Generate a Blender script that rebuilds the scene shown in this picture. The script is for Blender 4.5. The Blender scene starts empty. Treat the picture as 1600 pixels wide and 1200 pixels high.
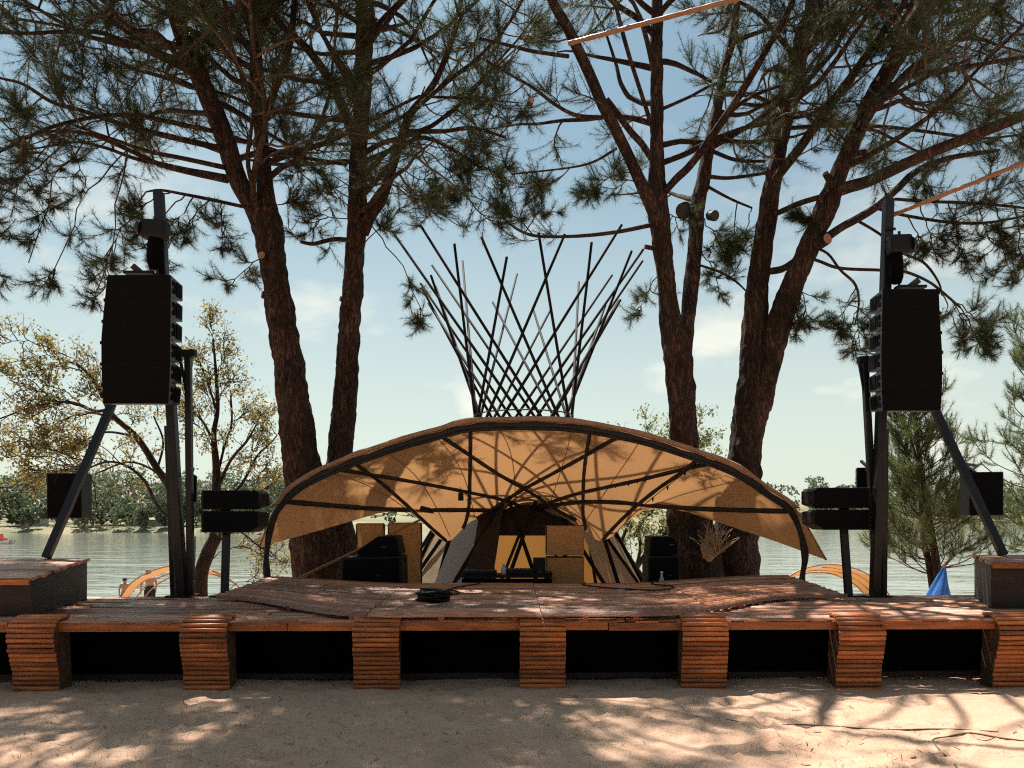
import bpy, math, random
import numpy as np
from mathutils import Vector, Matrix, Quaternion
from mathutils.bvhtree import BVHTree

scene = bpy.context.scene
C = scene.collection
R = math.radians

# ------------------------------------------------------------------ camera, sky, sun, exposure
F, HX, HY, EYE = 1202.0, 800.0, 808.0, 1.6      # focal length and principal point in photo pixels, eye height in metres
cam_data = bpy.data.cameras.new("camera")
cam = bpy.data.objects.new("camera", cam_data)
C.objects.link(cam)
cam.location = (0, 0, EYE)
cam.rotation_euler = (R(90), 0, 0)
cam_data.sensor_width = 36.0
cam_data.lens = F / 1600 * 36.0
cam_data.shift_y = (HY - 600) / 1600
cam_data.clip_start = 0.05
cam_data.clip_end = 4000
scene.camera = cam

SUN_EL, SUN_AZ = 61.0, -24.0                    # azimuth measured from +Y towards +X: high behind the stage, to the left
sd = Vector((math.sin(R(SUN_AZ)) * math.cos(R(SUN_EL)), math.cos(R(SUN_AZ)) * math.cos(R(SUN_EL)), math.sin(R(SUN_EL))))
sun_data = bpy.data.lights.new("sun", 'SUN')
sun_data.energy = 5.0
sun_data.angle = R(0.53)
sun_data.color = (1.0, 0.96, 0.89)
sun = bpy.data.objects.new("sun", sun_data)
C.objects.link(sun)
sun.location = (-8, 22, 30)
sun.rotation_euler = (-sd).to_track_quat('-Z', 'Y').to_euler()

world = bpy.data.worlds.new("World")
scene.world = world
world.use_nodes = True
wt = world.node_tree
wt.nodes.clear()
def wn(t, **kw):
    n = wt.nodes.new(t)
    for k, v in kw.items():
        setattr(n, k, v)
    return n
w_out = wn('ShaderNodeOutputWorld')
w_bg = wn('ShaderNodeBackground')
w_bg.inputs['Strength'].default_value = 0.053
w_sky = wn('ShaderNodeTexSky', sky_type='NISHITA', sun_disc=False)
w_sky.sun_elevation = R(SUN_EL)
w_sky.sun_rotation = R(SUN_AZ)
w_sky.air_density = 1.0
w_sky.dust_density = 1.2
w_sky.ozone_density = 1.0
# soft summer clouds, thickening to a pale veil near the horizon all the way round
w_tc = wn('ShaderNodeTexCoord')
w_sep = wn('ShaderNodeSeparateXYZ')
wt.links.new(w_tc.outputs['Generated'], w_sep.inputs[0])
w_cmb = wn('ShaderNodeMapping'); w_cmb.inputs['Scale'].default_value = (1.0, 1.0, 2.0); w_cmb.inputs['Location'].default_value = (0.37, 0.0, 0.1)
wt.links.new(w_tc.outputs['Generated'], w_cmb.inputs['Vector'])
w_no = wn('ShaderNodeTexNoise')
w_no.inputs['Scale'].default_value = 5.5; w_no.inputs['Detail'].default_value = 6; w_no.inputs['Roughness'].default_value = 0.52
wt.links.new(w_cmb.outputs[0], w_no.inputs['Vector'])
w_ra = wn('ShaderNodeMapRange'); w_ra.inputs['From Min'].default_value = 0.57; w_ra.inputs['From Max'].default_value = 0.70
w_ra.inputs['To Min'].default_value = 0.0; w_ra.inputs['To Max'].default_value = 0.8
wt.links.new(w_no.outputs['Fac'], w_ra.inputs['Value'])
w_hz = wn('ShaderNodeMapRange', interpolation_type='SMOOTHSTEP'); w_hz.inputs['From Min'].default_value = 0.0; w_hz.inputs['From Max'].default_value = 0.5
w_hz.inputs['To Min'].default_value = 0.78; w_hz.inputs['To Max'].default_value = 0.14
wt.links.new(w_sep.outputs['Z'], w_hz.inputs['Value'])
w_tint = wn('ShaderNodeMixRGB', blend_type='MULTIPLY'); w_tint.inputs['Fac'].default_value = 1.0; w_tint.inputs['Color2'].default_value = (0.77, 1.06, 1.01, 1)
wt.links.new(w_sky.outputs[0], w_tint.inputs['Color1'])
w_veil = wn('ShaderNodeMixRGB'); w_veil.inputs['Color2'].default_value = (9.0, 9.4, 8.1, 1)
wt.links.new(w_hz.outputs[0], w_veil.inputs['Fac']); wt.links.new(w_tint.outputs[0], w_veil.inputs['Color1'])
w_mix = wn('ShaderNodeMixRGB'); w_mix.inputs['Color2'].default_value = (12.0, 11.4, 9.6, 1)
w_low = wn('ShaderNodeMath', operation='MULTIPLY'); wt.links.new(w_ra.outputs[0], w_low.inputs[0]); wt.links.new(w_hz.outputs[0], w_low.inputs[1])
w_cl = wn('ShaderNodeMath', operation='MULTIPLY'); w_cl.inputs[1].default_value = 1.35; wt.links.new(w_low.outputs[0], w_cl.inputs[0])
wt.links.new(w_cl.outputs[0], w_mix.inputs['Fac']); wt.links.new(w_veil.outputs[0], w_mix.inputs['Color1'])
wt.links.new(w_mix.outputs[0], w_bg.inputs['Color']); wt.links.new(w_bg.outputs[0], w_out.inputs['Surface'])

vs = scene.view_settings
vs.view_transform = 'Standard'; vs.look = 'None'; vs.gamma = 1.0; vs.use_curve_mapping = False
vs.exposure = 0.9
scene.cycles.max_bounces = 4
scene.cycles.diffuse_bounces = 2
scene.cycles.glossy_bounces = 2
scene.cycles.transmission_bounces = 3
scene.cycles.use_denoising = False
scene.cycles.sample_clamp_indirect = 3.0
scene.cycles.filter_width = 1.15
scene.cycles.use_adaptive_sampling = True
scene.cycles.adaptive_threshold = 0.02
scene.cycles.transparent_max_bounces = 8

# ------------------------------------------------------------------ helpers
def P(px, py, Y):
    """a photo pixel at depth Y as a point of the place"""
    return Vector(((px - HX) / F * Y, Y, EYE - (py - HY) / F * Y))

def PW(px, py, z):
    """a photo pixel on the level z"""
    Y = (EYE - z) * F / (py - HY)
    return P(px, py, Y)

def tag(o, label=None, cat=None, group=None, kind=None):
    if label: o["label"] = label
    if cat: o["category"] = cat
    if group: o["group"] = group
    if kind: o["kind"] = kind
    return o

def thing(name, loc, label, cat, group=None):
    o = bpy.data.objects.new(name, None)
    C.objects.link(o)
    o.location = loc
    o.empty_display_size = 0.2
    return tag(o, label, cat, group)

def root_loc(parent):
    v = Vector((0, 0, 0))
    while parent is not None:
        v = v + Vector(parent.location)
        parent = parent.parent
    return v

def link(name, me, parent=None, loc=None):
    o = bpy.data.objects.new(name, me)
    C.objects.link(o)
    if parent is not None:
        o.parent = parent
    if loc is not None:
        o.location = loc
    return o

def np_mesh(name, verts, faces, mat, smooth=False):
    """verts (n,3), faces (m,3) or (m,4) arrays"""
    verts = np.asarray(verts, dtype=np.float32); faces = np.asarray(faces, dtype=np.int32)
    me = bpy.data.meshes.new(name)
    k = faces.shape[1]
    me.vertices.add(len(verts)); me.vertices.foreach_set("co", verts.ravel())
    me.loops.add(faces.size); me.loops.foreach_set("vertex_index", faces.ravel())
    me.polygons.add(len(faces)); me.polygons.foreach_set("loop_start", np.arange(0, faces.size, k, dtype=np.int32))
    me.polygons.foreach_set("loop_total", np.full(len(faces), k, dtype=np.int32))
    if smooth:
        me.polygons.foreach_set("use_smooth", np.ones(len(faces), dtype=bool))
    me.update(calc_edges=True)
    if mat is not None:
        me.materials.append(mat)
    return me

class MB:
    """collects shapes in world coordinates, then links them as one mesh object"""
    def __init__(s):
        s.v = []; s.f = []
    def add(s, vs, fs):
        n = len(s.v)
        s.v += [Vector(v) for v in vs]
        s.f += [tuple(i + n for i in f) for f in fs]
        return s
    def box(s, c, size, rot=None):
        hx, hy, hz = size[0] / 2, size[1] / 2, size[2] / 2
        M = rot if rot is not None else Matrix.Identity(3)
        vs = [Vector(c) + M @ Vector((x * hx, y * hy, z * hz)) for z in (-1, 1) for x, y in ((-1, -1), (1, -1), (1, 1), (-1, 1))]
        return s.add(vs, [(3, 2, 1, 0), (4, 5, 6, 7), (0, 1, 5, 4), (1, 2, 6, 5), (2, 3, 7, 6), (3, 0, 4, 7)])
    def hexa(s, b, t):
        """four bottom and four top corners, both anticlockwise seen from above"""
        return s.add(list(b) + list(t), [(3, 2, 1, 0), (4, 5, 6, 7), (0, 1, 5, 4), (1, 2, 6, 5), (2, 3, 7, 6), (3, 0, 4, 7)])
    def bar(s, a, b, w, h, up=(0, 0, 1)):
        a, b = Vector(a), Vector(b)
        d = (b - a); L = d.length; d.normalize()
        x = d.cross(Vector(up))
        if x.length < 1e-4: x = d.cross(Vector((0, 1, 0)))
        x.normalize(); u = x.cross(d)
        M = Matrix((x, d, u)).transposed()
        return s.box((a + b) / 2, (w, L, h), M)
    def tube(s, pts, radii, sides=8, caps=True):
        v, f = tube(pts, radii, sides, caps)
        return s.add(v, f)
    def lathe(s, c, prof, n=16):
        vs = []; fs = []
        for r, z in prof:
            for k in range(n):
                a = 2 * math.pi * k / n
                vs.append((c[0] + r * math.cos(a), c[1] + r * math.sin(a), c[2] + z))
        for j in range(len(prof) - 1):
            for k in range(n):
                fs.append((j * n + k, j * n + (k + 1) % n, (j + 1) * n + (k + 1) % n, (j + 1) * n + k))
        fs.append(tuple(range(n - 1, -1, -1))); fs.append(tuple((len(prof) - 1) * n + k for k in range(n)))
        return s.add(vs, fs)
    def grid(s, rows):
        """rows of points -> sheet"""
        n = len(rows[0]); fs = []
        for j in range(len(rows) - 1):
            for i in range(n - 1):
                fs.append((j * n + i, j * n + i + 1, (j + 1) * n + i + 1, (j + 1) * n + i))
        return s.add([p for r in rows for p in r], fs)
    def mesh(s, name, mat, origin=(0, 0, 0), smooth=False, bevel=0.0):
        me = bpy.data.meshes.new(name)
        o = Vector(origin)
        me.from_pydata([tuple(v - o) for v in s.v], [], s.f)
        me.update()
        if smooth:
            me.polygons.foreach_set("use_smooth", np.ones(len(me.polygons), dtype=bool))
        me.materials.append(mat)
        return me
    def build(s, name, mat, parent=None, smooth=False, origin=None, bevel=0.0):
        if parent is not None:
            org = root_loc(parent)
            o = link(name, s.mesh(name, mat, org, smooth), parent)
        else:
            org = Vector(origin) if origin is not None else Vector((0, 0, 0))
            o = link(name, s.mesh(name, mat, org, smooth), None, org)
        if bevel > 0:
            m = o.modifiers.new("bevel", 'BEVEL'); m.width = bevel; m.segments = 2; m.limit_method = 'ANGLE'
        return o

def frames(pts):
    pts = [Vector(p) for p in pts]
    T = []
    for i in range(len(pts)):
        a = pts[max(i - 1, 0)]; b = pts[min(i + 1, len(pts) - 1)]
        d = b - a
        T.append(d.normalized() if d.length > 1e-9 else Vector((0, 0, 1)))
    ref = Vector((0, 1, 0)) if abs(T[0].y) < 0.9 else Vector((1, 0, 0))
    x = T[0].cross(ref).normalized()
    out = []
    for i, t in enumerate(T):
        x = (x - t * x.dot(t))
        if x.length < 1e-6: x = t.orthogonal()
        x.normalize()
        out.append((t, x, t.cross(x)))
    return out

def tube(pts, radii, sides=8, caps=True):
    if not hasattr(radii, '__len__'): radii = [radii] * len(pts)
    fr = frames(pts); vs = []; fs = []
    for p, r, (t, x, y) in zip(pts, radii, fr):
        p = Vector(p)
        for k in range(sides):
            a = 2 * math.pi * k / sides
            vs.append(p + (x * math.cos(a) + y * math.sin(a)) * r)
    for j in range(len(pts) - 1):
        for k in range(sides):
            fs.append((j * sides + k, j * sides + (k + 1) % sides, (j + 1) * sides + (k + 1) % sides, (j + 1) * sides + k))
    if caps:
        fs.append(tuple(range(sides - 1, -1, -1))); fs.append(tuple((len(pts) - 1) * sides + k for k in range(sides)))
    return vs, fs

def smooth_path(pts, n=6):
    """Catmull-Rom through the points (any tuples of floats)"""
    pts = [np.array(p, dtype=float) for p in pts]
    if len(pts) < 3:
        return [pts[0] + (pts[-1] - pts[0]) * i / n for i in range(n + 1)]
    q = [2 * pts[0] - pts[1]] + pts + [2 * pts[-1] - pts[-2]]
    out = []
    for i in range(1, len(q) - 2):
        p0, p1, p2, p3 = q[i - 1], q[i], q[i + 1], q[i + 2]
        for j in range(n):
            t = j / n
            out.append(0.5 * (2 * p1 + (p2 - p0) * t + (2 * p0 - 5 * p1 + 4 * p2 - p3) * t * t + (3 * p1 - p0 - 3 * p2 + p3) * t ** 3))
    out.append(pts[-1])
    return out

# vectorised value noise
def _h(ix, iy, iz, seed):
    n = (ix.astype(np.int64) * 374761393 + iy.astype(np.int64) * 668265263 + iz.astype(np.int64) * 2147483647 + seed * 974711) & 0xffffffff
    n = ((n ^ (n >> 13)) * 1274126177) & 0xffffffff
    n = n ^ (n >> 16)
    return (n & 0xffff) / 65535.0
def vnoise(p, seed=0):
    p = np.asarray(p, dtype=float)
    i = np.floor(p); f = p - i; f = f * f * (3 - 2 * f)
    x, y, z = i[..., 0], i[..., 1], i[..., 2]
    r = 0
    for dx in (0, 1):
        for dy in (0, 1):
            for dz in (0, 1):
                w = (f[..., 0] if dx else 1 - f[..., 0]) * (f[..., 1] if dy else 1 - f[..., 1]) * (f[..., 2] if dz else 1 - f[..., 2])
                r = r + w * _h(x + dx, y + dy, z + dz, seed)
    return r
def fbm(p, octaves=4, seed=0):
    p = np.asarray(p, dtype=float); a = 0.5; r = 0
    for k in range(octaves):
        r = r + a * vnoise(p * 2 ** k, seed + k); a *= 0.5
    return r

# ------------------------------------------------------------------ materials
def new_mat(name):
    m = bpy.data.materials.new(name); m.use_nodes = True
    nt = m.node_tree; nt.nodes.clear()
    out = nt.nodes.new('ShaderNodeOutputMaterial')
    return m, nt, out

def plain(name, col, rough=0.6, metal=0.0, spec=0.5, var=0.25, scale=6.0, bump=0.0, bscale=40.0, stretch=(1, 1, 1), trans=0.0, tcol=None, objvar=0.0, coat=0.0, col2=None, detail=5):
    """principled with noise-mottled colour, optional per-object variation, bump and translucency"""
    m, nt, out = new_mat(name)
    N = nt.nodes; L = nt.links
    b = N.new('ShaderNodeBsdfPrincipled')
    b.inputs['Roughness'].default_value = rough; b.inputs['Metallic'].default_value = metal
    b.inputs['Specular IOR Level'].default_value = spec
    b.inputs['Coat Weight'].default_value = coat
    tc = N.new('ShaderNodeTexCoord'); mp = N.new('ShaderNodeMapping')
    mp.inputs['Scale'].default_value = stretch
    L.new(tc.outputs['Object'], mp.inputs['Vector'])
    oi = N.new('ShaderNodeObjectInfo')
    add = N.new('ShaderNodeVectorMath'); add.operation = 'ADD'
    sc_ = N.new('ShaderNodeVectorMath'); sc_.operation = 'SCALE'; sc_.inputs[3].default_value = 37.0
    L.new(oi.outputs['Random'], sc_.inputs[0])
    L.new(mp.outputs[0], add.inputs[0]); L.new(sc_.outputs[0], add.inputs[1])
    no = N.new('ShaderNodeTexNoise'); no.inputs['Scale'].default_value = scale; no.inputs['Detail'].default_value = detail; no.inputs['Roughness'].default_value = 0.6
    L.new(add.outputs[0], no.inputs['Vector'])
    c2 = col2 if col2 is not None else tuple(c * (1 - var) for c in col)
    c1 = tuple(min(1, c * (1 + var)) for c in col)
    mr = N.new('ShaderNodeMapRange'); mr.inputs['From Min'].default_value = 0.3; mr.inputs['From Max'].default_value = 0.7
    L.new(no.outputs['Fac'], mr.inputs['Value'])
    mx = N.new('ShaderNodeMixRGB'); mx.inputs['Color1'].default_value = (*c2, 1); mx.inputs['Color2'].default_value = (*c1, 1)
    L.new(mr.outputs[0], mx.inputs['Fac'])
    colout = mx.outputs[0]
    if objvar > 0:
        hs = N.new('ShaderNodeHueSaturation')
        vr = N.new('ShaderNodeMapRange'); vr.inputs['To Min'].default_value = 1 - objvar; vr.inputs['To Max'].default_value = 1 + objvar
        L.new(oi.outputs['Random'], vr.inputs['Value']); L.new(vr.outputs[0], hs.inputs['Value'])
        L.new(colout, hs.inputs['Color']); colout = hs.outputs[0]
    L.new(colout, b.inputs['Base Color'])
    if bump > 0:
        n2 = N.new('ShaderNodeTexNoise'); n2.inputs['Scale'].default_value = bscale; n2.inputs['Detail'].default_value = 5
        L.new(add.outputs[0], n2.inputs['Vector'])
        bp = N.new('ShaderNodeBump'); bp.inputs['Strength'].default_value = bump; bp.inputs['Distance'].default_value = 0.02
        L.new(n2.outputs['Fac'], bp.inputs['Height']); L.new(bp.outputs[0], b.inputs['Normal'])
    if trans > 0:
        t = N.new('ShaderNodeBsdfTranslucent')
        if tcol is None:
            L.new(colout, t.inputs['Color'])
        else:
            t.inputs['Color'].default_value = (*tcol, 1)
        ms = N.new('ShaderNodeMixShader'); ms.inputs[0].default_value = trans
        L.new(b.outputs[0], ms.inputs[1]); L.new(t.outputs[0], ms.inputs[2]); L.new(ms.outputs[0], out.inputs['Surface'])
    else:
        L.new(b.outputs[0], out.inputs['Surface'])
    return m

M = {}
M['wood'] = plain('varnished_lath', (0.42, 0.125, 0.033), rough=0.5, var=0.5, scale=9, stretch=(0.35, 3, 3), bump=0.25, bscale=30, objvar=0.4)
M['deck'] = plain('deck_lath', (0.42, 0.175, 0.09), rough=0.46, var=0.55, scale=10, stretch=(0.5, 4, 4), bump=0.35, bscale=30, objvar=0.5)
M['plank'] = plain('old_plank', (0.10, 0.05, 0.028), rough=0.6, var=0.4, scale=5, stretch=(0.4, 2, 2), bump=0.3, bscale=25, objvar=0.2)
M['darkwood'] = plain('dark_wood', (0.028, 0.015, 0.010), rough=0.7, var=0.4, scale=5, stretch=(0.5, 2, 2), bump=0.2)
M['black'] = plain('black_paint', (0.0045, 0.0045, 0.005), rough=0.6, spec=0.3, var=0.35, scale=8, bump=0.08, bscale=120)
M['grille'] = plain('black_grille', (0.003, 0.003, 0.0034), rough=0.8, spec=0.12, var=0.3, scale=60)
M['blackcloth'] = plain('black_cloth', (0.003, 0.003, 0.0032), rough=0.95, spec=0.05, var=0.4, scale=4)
M['steel'] = plain('dark_steel', (0.013, 0.011, 0.013), rough=0.36, metal=0.3, var=0.4, scale=5, stretch=(2, 2, 0.4))
M['handle'] = plain('grey_side', (0.04, 0.047, 0.06), rough=0.4, var=0.25, scale=12)
M['pole'] = plain('dark_pole', (0.014, 0.010, 0.009), rough=0.7, spec=0.12, var=0.5, scale=6, stretch=(2, 2, 0.3))
M['rib'] = plain('dark_branch_pole', (0.014, 0.009, 0.006), rough=0.7, var=0.5, scale=8, bump=0.4, bscale=25)
M['bamboo'] = plain('bamboo', (0.28, 0.13, 0.055), rough=0.4, var=0.25, scale=5, stretch=(1, 1, 1))
M['canvas'] = plain('tan_canvas', (0.42, 0.23, 0.108), rough=0.85, spec=0.15, var=0.2, scale=1.6, bump=0.5, bscale=5, trans=0.31, tcol=(0.50, 0.255, 0.105))
M['hem'] = plain('pinkish_hem', (0.46, 0.27, 0.17), rough=0.85, spec=0.15, var=0.2, scale=7, bump=0.5, bscale=20, trans=0.25, tcol=(0.55, 0.30, 0.15))
M['tancloth'] = plain('reed_screen', (0.44, 0.22, 0.085), rough=0.8, spec=0.2, var=0.15, scale=12, stretch=(4, 4, 0.3), bump=0.2, bscale=60, trans=0.3, tcol=(0.5, 0.25, 0.08))
M['orange'] = plain('orange_cloth', (0.30, 0.135, 0.035), rough=0.8, spec=0.2, var=0.2, scale=4, trans=0.28, tcol=(0.34, 0.16, 0.04))
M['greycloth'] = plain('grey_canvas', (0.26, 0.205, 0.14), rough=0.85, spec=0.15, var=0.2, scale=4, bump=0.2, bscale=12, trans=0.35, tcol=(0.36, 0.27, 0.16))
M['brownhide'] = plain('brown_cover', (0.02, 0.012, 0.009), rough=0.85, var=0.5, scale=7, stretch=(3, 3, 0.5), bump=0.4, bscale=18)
M['board'] = plain('ply_board', (0.52, 0.22, 0.06), rough=0.55, var=0.12, scale=4, stretch=(1, 1, 3))
M['bluecloth'] = plain('blue_tarp', (0.03, 0.16, 0.50), rough=0.5, var=0.25, scale=5, bump=0.3, bscale=8, trans=0.2, tcol=(0.05, 0.25, 0.7))
M['alu'] = plain('ladder_alloy', (0.42, 0.50, 0.56), rough=0.35, metal=0.6, var=0.1)
M['glass'] = plain('bottle_plastic', (0.35, 0.38, 0.42), rough=0.12, var=0.1, spec=0.7)
M['skin'] = plain('skin', (0.52, 0.24, 0.14), rough=0.5, var=0.08, scale=5)
M['hair'] = plain('hair', (0.03, 0.015, 0.01), rough=0.6)
M['shorts'] = plain('black_shorts', (0.012, 0.012, 0.015), rough=0.8)
M['white'] = plain('white_paint', (0.72, 0.70, 0.65), rough=0.5, var=0.1)
M['roof'] = plain('roof_tile', (0.30, 0.19, 0.13), rough=0.8, var=0.2)
M['red'] = plain('red_hull', (0.55, 0.06, 0.03), rough=0.35, var=0.1)
M['windowglass'] = plain('dark_pane', (0.008, 0.009, 0.01), rough=0.35, spec=0.25)
M['rust'] = plain('rust_red_band', (0.28, 0.04, 0.02), rough=0.7)
M['peel'] = plain('peeled_bark', (0.40, 0.25, 0.145), rough=0.7, var=0.35, scale=15, stretch=(1, 1, 1))
M['cut'] = plain('cut_wood', (0.30, 0.16, 0.085), rough=0.7, var=0.2, scale=20)
M['pink'] = plain('red_dot', (0.6, 0.02, 0.06), rough=0.4)
M['dullbrown'] = plain('dull_brown', (0.16, 0.10, 0.06), rough=0.9, var=0.4)
M['twig'] = plain('pine_twig', (0.075, 0.042, 0.027), rough=0.85, var=0.4, scale=20, detail=0)
M['needle'] = plain('pine_needle', (0.028, 0.038, 0.014), rough=0.55, spec=0.25, var=0.6, scale=1.1, trans=0.28, tcol=(0.085, 0.105, 0.03), detail=0)
M['needle_pale'] = plain('young_pine_needle', (0.085, 0.115, 0.045), rough=0.5, spec=0.35, var=0.4, scale=1.4, trans=0.4, tcol=(0.16, 0.2, 0.06), detail=0)
M['leaf'] = plain('olive_leaf', (0.12, 0.108, 0.045), rough=0.5, spec=0.35, var=0.45, scale=0.9, trans=0.5, tcol=(0.34, 0.28, 0.10), detail=0)
M['leaf_green'] = plain('willow_leaf', (0.085, 0.105, 0.035), rough=0.5, spec=0.35, var=0.45, scale=1.0, trans=0.5, tcol=(0.26, 0.28, 0.08), detail=0)
M['farleaf'] = plain('far_wood', (0.135, 0.145, 0.085), rough=0.6, spec=0.2, var=0.5, scale=0.09, trans=0.25, tcol=(0.16, 0.18, 0.09), col2=(0.05, 0.075, 0.055), detail=0)  # leaf tone kept pale so the colour carries the distant haze
M['farpale'] = plain('far_pale_tree', (0.17, 0.17, 0.085), rough=0.6, spec=0.2, var=0.3, scale=0.2, trans=0.25, tcol=(0.25, 0.25, 0.1), detail=0)
M['palebark'] = plain('pale_trunk', (0.45, 0.40, 0.33), rough=0.8, var=0.2)

def bark_mat(name, c_hi, c_lo):
    """furrowed plates: stretched, distorted noise ridges rather than a cell pattern"""
    m, nt, out = new_mat(name)
    N = nt.nodes; L = nt.links
    b = N.new('ShaderNodeBsdfPrincipled'); b.inputs['Roughness'].default_value = 0.85; b.inputs['Specular IOR Level'].default_value = 0.2
    tc = N.new('ShaderNodeTexCoord'); mp = N.new('ShaderNodeMapping'); mp.inputs['Scale'].default_value = (1, 1, 0.26)
    L.new(tc.outputs['Object'], mp.inputs['Vector'])
    def noise(sc, det, dist, src):
        n = N.new('ShaderNodeTexNoise'); n.inputs['Scale'].default_value = sc; n.inputs['Detail'].default_value = det; n.inputs['Distortion'].default_value = dist
        L.new(src, n.inputs['Vector']); return n.outputs['Fac']
    def mathn(op, a, v=None, c=None):
        n = N.new('ShaderNodeMath'); n.operation = op; L.new(a, n.inputs[0])
        if c is not None: L.new(c, n.inputs[1])
        elif v is not None: n.inputs[1].default_value = v
        return n.outputs[0]
    r1 = noise(10, 4, 1.6, mp.outputs[0])
    rid = mathn('ABSOLUTE', mathn('SUBTRACT', r1, 0.5))          # 0 in the furrows
    fur = N.new('ShaderNodeMapRange'); fur.inputs['From Min'].default_value = 0.0; fur.inputs['From Max'].default_value = 0.11; L.new(rid, fur.inputs['Value'])
    fine = noise(60, 6, 0.5, mp.outputs[0])
    big = noise(1.8, 3, 0.0, tc.outputs['Object'])
    f1 = mathn('MULTIPLY', mathn('ADD', mathn('MULTIPLY', fur.outputs[0], 0.75), 0.25), None, mathn('MULTIPLY', fine, 1.7))
    mx = N.new('ShaderNodeMixRGB'); mx.inputs['Color1'].default_value = (*c_lo, 1); mx.inputs['Color2'].default_value = (*c_hi, 1); L.new(f1, mx.inputs['Fac']); mx.use_clamp = True
    hs = N.new('ShaderNodeHueSaturation'); vr = N.new('ShaderNodeMapRange'); vr.inputs['From Min'].default_value = 0.25; vr.inputs['From Max'].default_value = 0.75; vr.inputs['To Min'].default_value = 0.45; vr.inputs['To Max'].default_value = 1.5
    L.new(big, vr.inputs['Value']); L.new(vr.outputs[0], hs.inputs['Value']); L.new(mx.outputs[0], hs.inputs['Color'])
    sr = N.new('ShaderNodeMapRange'); sr.inputs['To Min'].default_value = 0.75; sr.inputs['To Max'].default_value = 1.2; L.new(noise(4, 2, 0, tc.outputs['Object']), sr.inputs['Value']); L.new(sr.outputs[0], hs.inputs['Saturation'])
    L.new(hs.outputs[0], b.inputs['Base Color'])
    bp = N.new('ShaderNodeBump'); bp.inputs['Strength'].default_value = 1.0; bp.inputs['Distance'].default_value = 0.03
    L.new(mathn('ADD', fur.outputs[0], None, fine), bp.inputs['Height']); L.new(bp.outputs[0], b.inputs['Normal'])
    L.new(b.outputs[0], out.inputs['Surface'])
    return m
M['bark'] = bark_mat('pine_bark', (0.105, 0.057, 0.041), (0.010, 0.007, 0.005))
M['bark_oak'] = bark_mat('dark_bark', (0.075, 0.052, 0.04), (0.02, 0.014, 0.011))

def sand_mat():
    m, nt, out = new_mat('sand')
    N = nt.nodes; L = nt.links
    b = N.new('ShaderNodeBsdfPrincipled'); b.inputs['Roughness'].default_value = 0.95; b.inputs['Specular IOR Level'].default_value = 0.15
    tc = N.new('ShaderNodeTexCoord')
    n1 = N.new('ShaderNodeTexNoise'); n1.inputs['Scale'].default_value = 1.6; n1.inputs['Detail'].default_value = 5
    n2 = N.new('ShaderNodeTexNoise'); n2.inputs['Scale'].default_value = 140; n2.inputs['Detail'].default_value = 3; n2.inputs['Roughness'].default_value = 0.7
    n3 = N.new('ShaderNodeTexNoise'); n3.inputs['Scale'].default_value = 14; n3.inputs['Detail'].default_value = 6; n3.inputs['Roughness'].default_value = 0.65
    for n in (n1, n2, n3): L.new(tc.outputs['Object'], n.inputs['Vector'])
    mx = N.new('ShaderNodeMixRGB'); mx.inputs['Color1'].default_value = (0.51, 0.295, 0.19, 1); mx.inputs['Color2'].default_value = (0.68, 0.455, 0.315, 1)
    L.new(n1.outputs['Fac'], mx.inputs['Fac'])
    m2 = N.new('ShaderNodeMixRGB'); m2.blend_type = 'MULTIPLY'; m2.inputs['Fac'].default_value = 1.0
    r2 = N.new('ShaderNodeMapRange'); r2.inputs['From Min'].default_value = 0.25; r2.inputs['From Max'].default_value = 0.75; r2.inputs['To Min'].default_value = 0.62; r2.inputs['To Max'].default_value = 1.2
    L.new(n2.outputs['Fac'], r2.inputs['Value']); L.new(mx.outputs[0], m2.inputs['Color1']); L.new(r2.outputs[0], m2.inputs['Color2'])
    # dry needles and bark crumbs: small dark flecks
    n4 = N.new('ShaderNodeTexVoronoi'); n4.inputs['Scale'].default_value = 26; n4.inputs['Randomness'].default_value = 1.0
    L.new(tc.outputs['Object'], n4.inputs['Vector'])
    lt = N.new('ShaderNodeMath'); lt.operation = 'LESS_THAN'; lt.inputs[1].default_value = 0.11; L.new(n4.outputs['Distance'], lt.inputs[0])
    th = N.new('ShaderNodeMath'); th.operation = 'GREATER_THAN'; th.inputs[1].default_value = 0.6; L.new(n4.outputs['Color'], th.inputs[0])
    an = N.new('ShaderNodeMath'); an.operation = 'MULTIPLY'; L.new(lt.outputs[0], an.inputs[0]); L.new(th.outputs[0], an.inputs[1])
    an2 = N.new('ShaderNodeMath'); an2.operation = 'MULTIPLY'; an2.inputs[1].default_value = 0.7; L.new(an.outputs[0], an2.inputs[0])
    m3 = N.new('ShaderNodeMixRGB'); m3.inputs['Color2'].default_value = (0.12, 0.07, 0.04, 1); L.new(an2.outputs[0], m3.inputs['Fac']); L.new(m2.outputs[0], m3.inputs['Color1'])
    L.new(m3.outputs[0], b.inputs['Base Color'])
    b1 = N.new('ShaderNodeBump'); b1.inputs['Strength'].default_value = 0.55; b1.inputs['Distance'].default_value = 0.03; L.new(n3.outputs['Fac'], b1.inputs['Height'])
    b2 = N.new('ShaderNodeBump'); b2.inputs['Strength'].default_value = 0.5; b2.inputs['Distance'].default_value = 0.006; L.new(n2.outputs['Fac'], b2.inputs['Height'])
    L.new(b1.outputs[0], b2.inputs['Normal']); L.new(b2.outputs[0], b.inputs['Normal'])
    L.new(b.outputs[0], out.inputs['Surface'])
    return m
M['sand'] = sand_mat()

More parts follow.
